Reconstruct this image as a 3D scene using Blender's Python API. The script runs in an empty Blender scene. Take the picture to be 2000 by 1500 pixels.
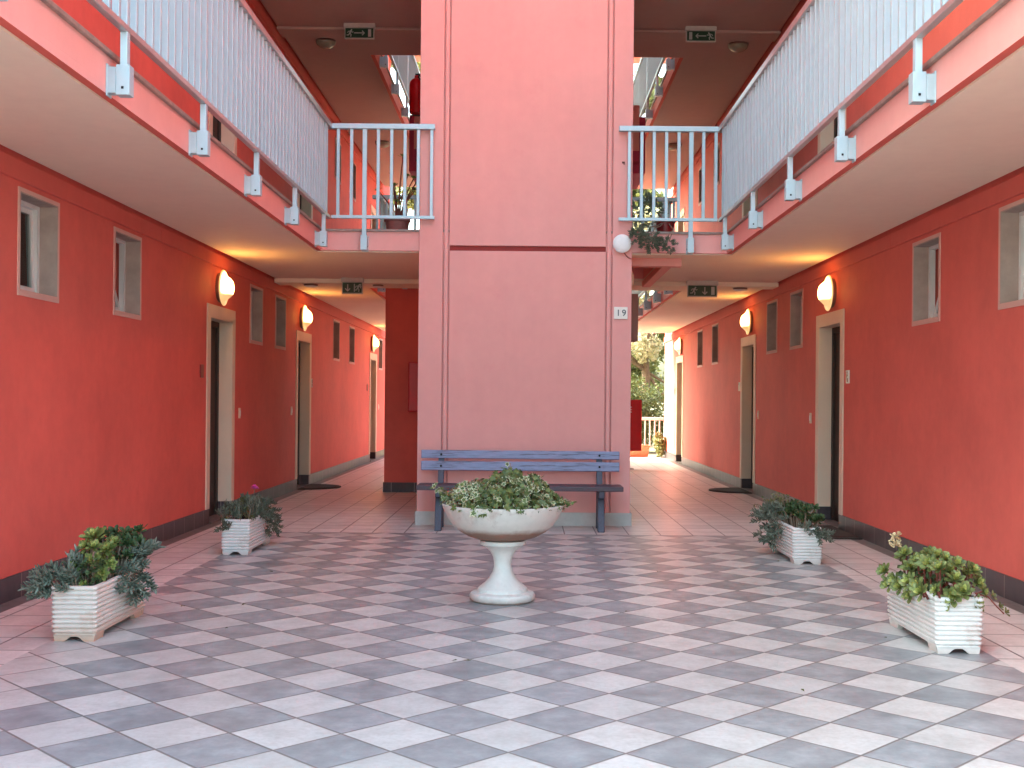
import bpy, bmesh, math, random
from mathutils import Vector, Matrix, Euler
rnd = random.Random(7)
R = math.radians
C = bpy.context.scene.collection
scene = bpy.context.scene

# ------------------------------------------------------------------ camera, sky, sun, exposure
cam_d = bpy.data.cameras.new("camera")
cam = bpy.data.objects.new("camera", cam_d); C.objects.link(cam)
cam_d.sensor_width = 36.0; cam_d.lens = 36.0 * 2247 / 2000
cam_d.shift_x = -0.015; cam_d.shift_y = 0.016
cam_d.clip_start = 0.05; cam_d.clip_end = 2000
EYE = 1.27
cam.matrix_world = Matrix.Translation((0, 0, EYE)) @ Matrix.Rotation(R(90), 4, 'X') @ Matrix.Rotation(R(0.5), 4, 'Z')
scene.camera = cam

SUN_EL, SUN_AZ = R(36), R(-74)          # azimuth from +Y towards +X
world = bpy.data.worlds.new("World"); scene.world = world; world.use_nodes = True
wn = world.node_tree.nodes; wl = world.node_tree.links
bg = wn['Background']; sky = wn.new('ShaderNodeTexSky'); sky.sky_type = 'NISHITA'
sky.sun_disc = False; sky.sun_elevation = SUN_EL; sky.sun_rotation = SUN_AZ
sky.air_density = 1.0; sky.dust_density = 6.0; sky.ozone_density = 0.2
tint = wn.new('ShaderNodeMix'); tint.data_type = 'RGBA'; tint.blend_type = 'MULTIPLY'; tint.inputs[0].default_value = 1.0
tint.inputs[7].default_value = (0.925, 1.115, 1.015, 1)          # white balance of the open shade
wl.new(sky.outputs[0], tint.inputs[6]); wl.new(tint.outputs[2], bg.inputs[0]); bg.inputs[1].default_value = 0.15
sun_d = bpy.data.lights.new("sun", 'SUN'); sun_d.energy = 2.0; sun_d.angle = R(0.5); sun_d.color = (1.0, 0.93, 0.82)
sun = bpy.data.objects.new("sun", sun_d); C.objects.link(sun)
sv = Vector((math.sin(SUN_AZ) * math.cos(SUN_EL), math.cos(SUN_AZ) * math.cos(SUN_EL), math.sin(SUN_EL)))
sun.rotation_euler = sv.to_track_quat('Z', 'Y').to_euler(); sun.location = (0, 0, 40)
scene.view_settings.view_transform = 'Standard'; scene.view_settings.look = 'None'
scene.view_settings.exposure = 3.55; scene.view_settings.gamma = 1.0
scene.cycles.max_bounces = 14; scene.cycles.diffuse_bounces = 10
scene.cycles.use_denoising = True

# ------------------------------------------------------------------ materials
def nmat(name):
    m = bpy.data.materials.new(name); m.use_nodes = True
    nt = m.node_tree; b = nt.nodes['Principled BSDF']
    return m, nt, b
def col(c): return (c[0], c[1], c[2], 1)
def noise(nt, scale, detail=4, rough=0.55, vec=None):
    n = nt.nodes.new('ShaderNodeTexNoise'); n.inputs['Scale'].default_value = scale
    n.inputs['Detail'].default_value = detail; n.inputs['Roughness'].default_value = rough
    if vec is not None: nt.links.new(vec, n.inputs['Vector'])
    return n
def ramp(nt, fac, stops):
    r = nt.nodes.new('ShaderNodeValToRGB'); e = r.color_ramp.elements
    while len(e) < len(stops): e.new(0.5)
    for k, (p, c) in enumerate(stops): e[k].position = p; e[k].color = col(c)
    nt.links.new(fac, r.inputs[0]); return r
def mixc(nt, fac, a, b, mode='MIX'):
    m = nt.nodes.new('ShaderNodeMix'); m.data_type = 'RGBA'; m.blend_type = mode
    for s, v in ((m.inputs[0], fac), (m.inputs[6], a), (m.inputs[7], b)):
        if isinstance(v, (int, float)): s.default_value = v
        elif isinstance(v, tuple): s.default_value = col(v)
        else: nt.links.new(v, s)
    return m.outputs[2]
def bump(nt, b, h, strength=0.2, dist=0.01):
    n = nt.nodes.new('ShaderNodeBump'); n.inputs['Strength'].default_value = strength
    n.inputs['Distance'].default_value = dist
    nt.links.new(h, n.inputs['Height']); nt.links.new(n.outputs[0], b.inputs['Normal'])
def objco(nt):
    return nt.nodes.new('ShaderNodeTexCoord').outputs['Object']
def posco(nt):
    return nt.nodes.new('ShaderNodeNewGeometry').outputs['Position']
def math_n(nt, op, a, b=None):
    m = nt.nodes.new('ShaderNodeMath'); m.operation = op
    for s, v in zip(m.inputs, (a, b)):
        if v is None: continue
        if isinstance(v, (int, float)): s.default_value = v
        else: nt.links.new(v, s)
    return m.outputs[0]

def paint(name, c, var=0.12, rough=0.75, grain=160, bstr=0.12, spec=0.25, blot=1.3, stain=None):
    m, nt, b = nmat(name); v = posco(nt)
    n1 = noise(nt, blot, 5, 0.6, v); n2 = noise(nt, 9, 4, 0.6, v); g = noise(nt, grain, 3, 0.6, v)
    lo = tuple(x * (1 - var) for x in c); hi = tuple(min(1, x * (1 + var * 0.7)) for x in c)
    r1 = ramp(nt, n1.outputs[0], [(0.3, lo), (0.7, hi)])
    o = mixc(nt, 0.22, r1.outputs[0], ramp(nt, n2.outputs[0], [(0.35, lo), (0.65, hi)]).outputs[0])
    if stain:
        n3 = noise(nt, 2.6, 6, 0.7, v)
        f = ramp(nt, n3.outputs[0], [(0.58, (0, 0, 0)), (0.78, (0.5, 0.5, 0.5))])
        o = mixc(nt, f.outputs[0], o, stain)
    mp = nt.nodes.new('ShaderNodeMapping'); mp.inputs['Scale'].default_value = (5, 5, 0.45); nt.links.new(v, mp.inputs[0])
    sk = noise(nt, 1.6, 5, 0.65, mp.outputs[0])
    o = mixc(nt, 1.0, o, ramp(nt, sk.outputs[0], [(0.30, (0.978, 0.972, 0.97)), (0.6, (1, 1, 1))]).outputs[0], 'MULTIPLY')
    tw = noise(nt, 22, 4, 0.6, v)
    nt.links.new(o, b.inputs['Base Color'])
    b.inputs['Roughness'].default_value = rough; b.inputs['Specular IOR Level'].default_value = spec
    bump(nt, b, math_n(nt, 'ADD', g.outputs[0], math_n(nt, 'MULTIPLY', tw.outputs[0], 1.5)), bstr, 0.005)
    return m
def flat(name, c, rough=0.5, metal=0.0, var=0.08, scale=20, bstr=0.05, spec=0.4):
    m, nt, b = nmat(name); v = objco(nt); n = noise(nt, scale, 4, 0.6, v)
    lo = tuple(x * (1 - var) for x in c); hi = tuple(min(1, x * (1 + var)) for x in c)
    nt.links.new(ramp(nt, n.outputs[0], [(0.3, lo), (0.7, hi)]).outputs[0], b.inputs['Base Color'])
    b.inputs['Roughness'].default_value = rough; b.inputs['Metallic'].default_value = metal
    b.inputs['Specular IOR Level'].default_value = spec
    bump(nt, b, n.outputs[0], bstr, 0.003)
    return m
def leaf(name, a, bcol, rough=0.5, trans=0.15):
    m, nt, b = nmat(name)
    g = nt.nodes.new('ShaderNodeNewGeometry')
    r = ramp(nt, g.outputs['Random Per Island'], [(0.0, a), (0.55, tuple((x + y) / 2 for x, y in zip(a, bcol))), (1.0, bcol)])
    n = noise(nt, 60, 3, 0.6, objco(nt))
    o = mixc(nt, 0.25, r.outputs[0], ramp(nt, n.outputs[0], [(0.3, tuple(x * .6 for x in a)), (0.7, tuple(min(1, x * 1.25) for x in bcol))]).outputs[0])
    nt.links.new(o, b.inputs['Base Color']); b.inputs['Roughness'].default_value = rough
    b.inputs['Specular IOR Level'].default_value = 0.35
    if trans:
        t = nt.nodes.new('ShaderNodeBsdfTranslucent'); nt.links.new(o, t.inputs[0])
        mx = nt.nodes.new('ShaderNodeMixShader'); mx.inputs[0].default_value = trans
        nt.links.new(b.outputs[0], mx.inputs[1]); nt.links.new(t.outputs[0], mx.inputs[2])
        nt.links.new(mx.outputs[0], nt.nodes['Material Output'].inputs[0])
    return m

def tile_floor(name, checker):
    """30 cm tiles. checker: laid on the diagonal in two colours, otherwise square to the walls."""
    m, nt, b = nmat(name); v = posco(nt)
    sep = nt.nodes.new('ShaderNodeSeparateXYZ'); nt.links.new(v, sep.inputs[0])
    x0, y0 = (0.366, 4.36) if checker else (0.06, 10.93)
    x = math_n(nt, 'SUBTRACT', sep.outputs[0], x0); y = math_n(nt, 'SUBTRACT', sep.outputs[1], y0)
    if checker:
        k = 1 / 0.42426
        u = math_n(nt, 'ADD', math_n(nt, 'MULTIPLY', math_n(nt, 'ADD', x, y), k), 0.5)
        w = math_n(nt, 'ADD', math_n(nt, 'MULTIPLY', math_n(nt, 'SUBTRACT', x, y), k), 0.5)
    else:
        k = 1 / 0.305
        u = math_n(nt, 'MULTIPLY', x, k); w = math_n(nt, 'MULTIPLY', y, k)
    fu = math_n(nt, 'FLOOR', u); fw = math_n(nt, 'FLOOR', w)
    cu = math_n(nt, 'SUBTRACT', u, fu); cw = math_n(nt, 'SUBTRACT', w, fw)
    def edge(c):
        return math_n(nt, 'MINIMUM', c, math_n(nt, 'SUBTRACT', 1.0, c))
    ed = math_n(nt, 'MINIMUM', edge(cu), edge(cw))
    comb = nt.nodes.new('ShaderNodeCombineXYZ'); nt.links.new(fu, comb.inputs[0]); nt.links.new(fw, comb.inputs[1])
    wnz = nt.nodes.new('ShaderNodeTexWhiteNoise'); nt.links.new(comb.outputs[0], wnz.inputs[0])
    sc = nt.nodes.new('ShaderNodeVectorMath'); sc.operation = 'MULTIPLY_ADD'
    nt.links.new(wnz.outputs['Color'], sc.inputs[0]); sc.inputs[1].default_value = (37, 29, 17); nt.links.new(v, sc.inputs[2])
    cloud = noise(nt, 7, 5, 0.62, sc.outputs[0]); fine = noise(nt, 45, 4, 0.6, v); wear = noise(nt, 0.8, 4, 0.6, v)
    if checker:
        par = math_n(nt, 'FLOORED_MODULO', math_n(nt, 'ADD', fu, fw), 2.0)
        # pale replacements along the left border close to the camera
        repl = math_n(nt, 'MULTIPLY', math_n(nt, 'LESS_THAN', math_n(nt, 'ADD', fu, fw), -11.5),
                      math_n(nt, 'LESS_THAN', sep.outputs[1], 7.45))
        par = math_n(nt, 'MULTIPLY', par, math_n(nt, 'SUBTRACT', 1.0, repl))
        light = ramp(nt, cloud.outputs[0], [(0.3, (0.46, 0.455, 0.435)), (0.55, (0.555, 0.55, 0.53)), (0.8, (0.60, 0.595, 0.575))]).outputs[0]
        dark = ramp(nt, cloud.outputs[0], [(0.28, (0.205, 0.225, 0.235)), (0.5, (0.275, 0.298, 0.31)), (0.72, (0.37, 0.40, 0.415))]).outputs[0]
        base = mixc(nt, par, light, dark)
    else:
        base = ramp(nt, cloud.outputs[0], [(0.3, (0.60, 0.555, 0.525)), (0.55, (0.69, 0.645, 0.615)), (0.8, (0.74, 0.695, 0.665))]).outputs[0]
    tone = ramp(nt, wnz.outputs[0], [(0, (0.86, 0.865, 0.87)), (0.5, (0.95, 0.945, 0.94)), (1, (1.0, 1.0, 1.0))]).outputs[0]
    base = mixc(nt, 1.0, base, tone, 'MULTIPLY')
    dirt = ramp(nt, fine.outputs[0], [(0.3, (0.86, 0.845, 0.83)), (0.58, (1, 1, 1))]).outputs[0]
    base = mixc(nt, 1.0, base, dirt, 'MULTIPLY')
    wv = ramp(nt, wear.outputs[0], [(0.35, (0.91, 0.90, 0.89)), (0.65, (1, 1, 1))]).outputs[0]
    base = mixc(nt, 1.0, base, wv, 'MULTIPLY')
    gw = 0.0125 if checker else 0.015
    gm = nt.nodes.new('ShaderNodeMapRange'); gm.inputs['From Min'].default_value = gw; gm.inputs['From Max'].default_value = gw + 0.008
    nt.links.new(ed, gm.inputs[0])
    base = mixc(nt, gm.outputs[0], (0.165, 0.15, 0.14), base)
    nt.links.new(base, b.inputs['Base Color'])
    rr = nt.nodes.new('ShaderNodeMapRange'); rr.inputs['To Min'].default_value = 0.27; rr.inputs['To Max'].default_value = 0.5
    nt.links.new(fine.outputs[0], rr.inputs[0]); nt.links.new(rr.outputs[0], b.inputs['Roughness'])
    b.inputs['Specular IOR Level'].default_value = 0.45
    hsum = math_n(nt, 'ADD', math_n(nt, 'MULTIPLY', gm.outputs[0], 1.0), math_n(nt, 'MULTIPLY', cloud.outputs[0], 0.15))
    tl = math_n(nt, 'ADD', hsum, math_n(nt, 'MULTIPLY', wnz.outputs[0], 0.1))
    bump(nt, b, tl, 0.35, 0.004)
    return m

def seam_tiles(name, c, seam, pitch, var=0.2, rough=0.35):
    """upright skirting tiles with pale joints along Y"""
    m, nt, b = nmat(name); v = posco(nt)
    sep = nt.nodes.new('ShaderNodeSeparateXYZ'); nt.links.new(v, sep.inputs[0])
    s = math_n(nt, 'ADD', sep.outputs[0], sep.outputs[1])
    u = math_n(nt, 'MULTIPLY', s, 1 / pitch); fu = math_n(nt, 'FLOOR', u); cu = math_n(nt, 'SUBTRACT', u, fu)
    ed = math_n(nt, 'MINIMUM', cu, math_n(nt, 'SUBTRACT', 1.0, cu))
    wnz = nt.nodes.new('ShaderNodeTexWhiteNoise'); wnz.noise_dimensions = '1D'; nt.links.new(fu, wnz.inputs['W'])
    n = noise(nt, 12, 5, 0.65, v)
    o = ramp(nt, n.outputs[0], [(0.3, tuple(x * (1 - var) for x in c)), (0.7, tuple(x * (1 + var) for x in c))]).outputs[0]
    o = mixc(nt, 1.0, o, ramp(nt, wnz.outputs[0], [(0, (0.78, 0.78, 0.78)), (1, (1, 1, 1))]).outputs[0], 'MULTIPLY')
    o = mixc(nt, math_n(nt, 'LESS_THAN', ed, 0.009), o, seam)
    nt.links.new(o, b.inputs['Base Color']); b.inputs['Roughness'].default_value = rough
    b.inputs['Specular IOR Level'].default_value = 0.3
    return m

def stained(name, c, st, lo, hi, rough=0.7):
    """weathered white cast stone, rusty stain between the heights lo..hi (object space) and in blots"""
    m, nt, b = nmat(name); v = objco(nt)
    sep = nt.nodes.new('ShaderNodeSeparateXYZ'); nt.links.new(v, sep.inputs[0])
    n1 = noise(nt, 7, 6, 0.7, v); n2 = noise(nt, 26, 5, 0.65, v)
    base = ramp(nt, n2.outputs[0], [(0.3, tuple(x * 0.93 for x in c)), (0.65, c)]).outputs[0]
    z = math_n(nt, 'ADD', sep.outputs[2], math_n(nt, 'MULTIPLY', math_n(nt, 'SUBTRACT', n1.outputs[0], 0.5), 0.055))
    mr = nt.nodes.new('ShaderNodeMapRange'); mr.inputs['From Min'].default_value = hi; mr.inputs['From Max'].default_value = lo
    nt.links.new(z, mr.inputs[0])
    o = mixc(nt, math_n(nt, 'MULTIPLY', mr.outputs[0], 0.85), base, st)
    f = ramp(nt, n1.outputs[0], [(0.57, (0, 0, 0)), (0.78, (0.55, 0.55, 0.55))])
    o = mixc(nt, f.outputs[0], o, st)
    nt.links.new(o, b.inputs['Base Color']); b.inputs['Roughness'].default_value = rough
    b.inputs['Specular IOR Level'].default_value = 0.3
    bump(nt, b, n2.outputs[0], 0.25, 0.004)
    return m

def wood_paint(name, c, wear, stretch=(1.2, 14, 14), rough=0.5, amount=0.66):
    m, nt, b = nmat(name); v = objco(nt)
    mp = nt.nodes.new('ShaderNodeMapping'); mp.inputs['Scale'].default_value = stretch; nt.links.new(v, mp.inputs[0])
    n = noise(nt, 4, 6, 0.7, mp.outputs[0]); n2 = noise(nt, 14, 4, 0.6, mp.outputs[0])
    o = ramp(nt, n2.outputs[0], [(0.3, tuple(x * .75 for x in c)), (0.7, tuple(min(1, x * 1.15) for x in c))]).outputs[0]
    f = ramp(nt, n.outputs[0], [(amount - 0.08, (0, 0, 0)), (amount, (1, 1, 1))]).outputs[0]
    nt.links.new(mixc(nt, f, o, wear), b.inputs['Base Color']); b.inputs['Roughness'].default_value = rough
    bump(nt, b, n.outputs[0], 0.3, 0.004)
    return m

def glass_dark(name, c=(0.02, 0.02, 0.022)):
    m, nt, b = nmat(name); b.inputs['Base Color'].default_value = col(c)
    b.inputs['Roughness'].default_value = 0.05; b.inputs['Specular IOR Level'].default_value = 0.6
    return m
def clear_glass(name):
    m, nt, b = nmat(name); b.inputs['Base Color'].default_value = (0.02, 0.02, 0.02, 1); b.inputs['Roughness'].default_value = 0.03
    t = nt.nodes.new('ShaderNodeBsdfTransparent'); t.inputs[0].default_value = (0.85, 0.87, 0.85, 1)
    mx = nt.nodes.new('ShaderNodeMixShader'); mx.inputs[0].default_value = 0.3
    nt.links.new(t.outputs[0], mx.inputs[1]); nt.links.new(b.outputs[0], mx.inputs[2]); nt.links.new(mx.outputs[0], nt.nodes['Material Output'].inputs[0])
    return m
def emit(name, c, s):
    m, nt, b = nmat(name); b.inputs['Base Color'].default_value = col(c)
    b.inputs['Emission Color'].default_value = col(c); b.inputs['Emission Strength'].default_value = s
    return m

def lamp_glass(name, s_hot, s_low):
    """frosted glass of a lit lamp: bulb glows through the upper two thirds, the bottom of the bowl is dimmer"""
    m, nt, b = nmat(name); v = objco(nt)
    sep = nt.nodes.new('ShaderNodeSeparateXYZ'); nt.links.new(v, sep.inputs[0])
    mr = nt.nodes.new('ShaderNodeMapRange'); mr.inputs['From Min'].default_value = -0.075; mr.inputs['From Max'].default_value = -0.035
    nt.links.new(sep.outputs[2], mr.inputs[0])
    # rim of the dish stays dimmer than the dome in front of the bulb
    d = nt.nodes.new('ShaderNodeVectorMath'); d.operation = 'LENGTH'; nt.links.new(v, d.inputs[0])
    mr2 = nt.nodes.new('ShaderNodeMapRange'); mr2.inputs['From Min'].default_value = 0.185; mr2.inputs['From Max'].default_value = 0.14
    nt.links.new(d.outputs['Value'], mr2.inputs[0])
    f = math_n(nt, 'MULTIPLY', mr.outputs[0], mr2.outputs[0])
    c = mixc(nt, f, (1.0, 0.55, 0.15), (1.0, 0.40, 0.08))
    st = math_n(nt, 'ADD', math_n(nt, 'MULTIPLY', f, s_hot - s_low), s_low)
    nt.links.new(c, b.inputs['Emission Color']); nt.links.new(st, b.inputs['Emission Strength'])
    b.inputs['Base Color'].default_value = (0.8, 0.75, 0.65, 1); b.inputs['Roughness'].default_value = 0.25
    return m

M = {}
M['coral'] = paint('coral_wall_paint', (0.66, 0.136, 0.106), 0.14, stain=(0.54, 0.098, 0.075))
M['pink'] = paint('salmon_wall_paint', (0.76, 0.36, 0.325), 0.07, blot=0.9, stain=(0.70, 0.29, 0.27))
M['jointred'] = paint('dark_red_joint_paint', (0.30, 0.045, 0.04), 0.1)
M['band'] = paint('coral_band_paint', (0.62, 0.125, 0.098), 0.08)
M['soffit'] = paint('cream_soffit_plaster', (0.80, 0.69, 0.56), 0.06, blot=0.7)
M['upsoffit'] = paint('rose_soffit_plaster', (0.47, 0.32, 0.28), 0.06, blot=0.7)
M['cream'] = paint('cream_trim', (0.72, 0.58, 0.44), 0.07, 0.6)
M['reveal'] = paint('greyed_reveal_plaster', (0.42, 0.33, 0.29), 0.22, 0.8, blot=6)
M['trim'] = paint('pale_pink_trim', (0.66, 0.40, 0.34), 0.08, 0.7)
M['skirt'] = seam_tiles('dark_skirting_tiles', (0.085, 0.062, 0.068), (0.36, 0.27, 0.25), 0.315)
M['plinth'] = seam_tiles('grey_plinth_tiles', (0.55, 0.53, 0.50), (0.32, 0.30, 0.28), 0.62, 0.07, 0.5)
M['nosing'] = flat('brown_floor_edge_tile', (0.30, 0.22, 0.19), 0.45, var=0.2)
M['checker'] = tile_floor('diagonal_checker_tiles', True)
M['tiles'] = tile_floor('square_rose_tiles', False)
M['edgetile'] = seam_tiles('brown_edge_tiles', (0.20, 0.155, 0.145), (0.12, 0.09, 0.085), 0.305, 0.2, 0.45)
M['alu'] = flat('pale_grey_railing_metal', (0.42, 0.55, 0.60), 0.40, 0.25, 0.04, 14, spec=0.5)
M['alushade'] = flat('grey_railing_cap_metal', (0.62, 0.58, 0.58), 0.3, 0.85, 0.05, 14)
M['white'] = flat('white_plastic', (0.78, 0.78, 0.76), 0.4, 0, 0.04)
M['pvc'] = flat('white_window_plastic', (0.70, 0.68, 0.66), 0.35, 0, 0.04)
M['glass'] = glass_dark('dark_window_glass')
M['clear'] = clear_glass('clear_window_glass')
M['curtain'] = flat('beige_curtain', (0.50, 0.44, 0.30), 0.9, 0, 0.15, 30)
M['door'] = wood_paint('dark_brown_door', (0.035, 0.016, 0.010), (0.02, 0.010, 0.006), (10, 10, 1.0), 0.55)
M['metal'] = flat('brushed_steel', (0.55, 0.54, 0.52), 0.3, 0.9)
M['lampglass'] = lamp_glass('lit_lamp_glass', 4.0, 0.065)
M['lampmount'] = flat('brown_lamp_mount', (0.20, 0.11, 0.08), 0.4, 0.2)
M['ceilglass'] = flat('unlit_ceiling_lamp_glass', (0.30, 0.26, 0.18), 0.25, 0, 0.1)
M['signbox'] = flat('grey_sign_housing', (0.50, 0.45, 0.42), 0.5)
M['signgreen'] = flat('dark_green_sign_panel', (0.010, 0.045, 0.024), 0.3, 0, 0.05)
M['signwhite'] = flat('white_pictogram', (0.42, 0.42, 0.41), 0.4, 0, 0.03)
M['ink'] = flat('dark_grey_numeral', (0.06, 0.075, 0.085), 0.5)
M['ceramic'] = flat('glazed_white_ceramic', (0.74, 0.72, 0.66), 0.2, 0, 0.04)
M['redplate'] = flat('dark_red_plate', (0.20, 0.012, 0.015), 0.35)
M['red'] = flat('red_enamel', (0.50, 0.004, 0.014), 0.35, 0, 0.06)
M['magenta'] = paint('magenta_parapet_paint', (0.45, 0.055, 0.12), 0.08)
M['bluewood'] = wood_paint('worn_lavender_blue_paint', (0.225, 0.25, 0.40), (0.085, 0.075, 0.12), (0.7, 9, 16), 0.45, 0.60)
M['darkwood'] = wood_paint('dark_plum_paint', (0.075, 0.045, 0.06), (0.035, 0.024, 0.03), (1, 10, 10), 0.45)
M['legwood'] = wood_paint('dark_slate_paint', (0.055, 0.055, 0.085), (0.03, 0.028, 0.045), (8, 8, 1), 0.5)
M['boltm'] = flat('black_bolt', (0.015, 0.015, 0.02), 0.4, 0.5)
M['urn'] = stained('weathered_white_bowl', (0.66, 0.60, 0.54), (0.25, 0.095, 0.048), 0.440, 0.474)
M['pedestal'] = stained('weathered_white_pedestal', (0.70, 0.68, 0.63), (0.26, 0.16, 0.12), 0.0, 0.05)
M['planter'] = stained('white_ribbed_planter', (0.74, 0.72, 0.69), (0.42, 0.26, 0.17), -0.05, 0.04, 0.6)
M['planterold'] = stained('stained_ribbed_planter', (0.70, 0.62, 0.55), (0.46, 0.21, 0.10), -0.02, 0.10, 0.65)
M['soil'] = flat('dark_soil', (0.035, 0.024, 0.018), 0.95, 0, 0.4, 60, 0.5)
M['pot'] = flat('dull_red_clay_pot', (0.30, 0.10, 0.085), 0.6, 0, 0.12)
M['terracotta'] = flat('terracotta', (0.50, 0.20, 0.10), 0.75, 0, 0.15)
M['mat'] = flat('dark_brown_doormat', (0.045, 0.03, 0.024), 0.95, 0, 0.3, 80, 0.4)
M['cable'] = flat('pink_painted_cable', (0.30, 0.10, 0.09), 0.6)
M['iron'] = flat('rusty_hook', (0.16, 0.05, 0.04), 0.6)
M['box'] = paint('brown_grey_box_paint', (0.27, 0.17, 0.155), 0.06, 0.5)
M['stem'] = flat('pale_brown_stem', (0.24, 0.17, 0.12), 0.8, 0, 0.2, 40)
M['redstem'] = flat('reddish_stem', (0.20, 0.05, 0.035), 0.8, 0, 0.2, 40)
M['bark'] = flat('grey_brown_bark', (0.16, 0.115, 0.08), 0.9, 0, 0.3, 9, 0.5)
M['aeo'] = leaf('fresh_green_rosette_leaves', (0.065, 0.09, 0.02), (0.27, 0.30, 0.085), 0.45, 0.1)
M['aeopale'] = leaf('pale_green_rosette_leaves', (0.07, 0.085, 0.02), (0.28, 0.31, 0.11), 0.45, 0.1)
M['aeoheart'] = leaf('yellow_green_heart_leaves', (0.26, 0.28, 0.06), (0.50, 0.50, 0.16), 0.45, 0.1)
M['aeodark'] = leaf('dark_green_succulent_leaves', (0.035, 0.060, 0.022), (0.085, 0.125, 0.045), 0.5, 0.08)
M['dry'] = leaf('dried_straw_leaves', (0.50, 0.36, 0.17), (0.72, 0.58, 0.36), 0.7, 0.1)
M['blue'] = leaf('blue_grey_finger_leaves', (0.070, 0.085, 0.058), (0.24, 0.27, 0.21), 0.5, 0.05)
M['grey'] = leaf('grey_green_leaves', (0.075, 0.085, 0.055), (0.20, 0.215, 0.155), 0.55, 0.08)
M['olive'] = leaf('olive_leaves', (0.085, 0.085, 0.028), (0.20, 0.19, 0.075), 0.55, 0.1)
M['ivy'] = leaf('green_ivy_leaves', (0.035, 0.055, 0.014), (0.145, 0.175, 0.05), 0.45, 0.12)
M['ivycream'] = leaf('cream_ivy_leaf_edges', (0.45, 0.44, 0.24), (0.68, 0.66, 0.46), 0.5, 0.12)
M['flower'] = leaf('magenta_petals', (0.62, 0.06, 0.34), (0.80, 0.16, 0.52), 0.5, 0.2)
M['trailing'] = leaf('dusty_green_leaves', (0.085, 0.115, 0.075), (0.21, 0.25, 0.17), 0.55, 0.08)
M['hedge'] = leaf('hedge_leaves', (0.045, 0.065, 0.018), (0.14, 0.16, 0.05), 0.5, 0.25)
M['tree'] = leaf('tree_leaves', (0.085, 0.10, 0.025), (0.26, 0.25, 0.09), 0.5, 0.3)
M['treedry'] = leaf('pale_blossom_leaves', (0.34, 0.32, 0.16), (0.68, 0.62, 0.42), 0.6, 0.3)
M['ground'] = flat('garden_earth', (0.20, 0.17, 0.10), 0.95, 0, 0.35, 0.6, 0.3)
M['gravel'] = flat('grey_paving', (0.18, 0.175, 0.17), 0.9, 0, 0.1, 3, 0.2)

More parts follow.
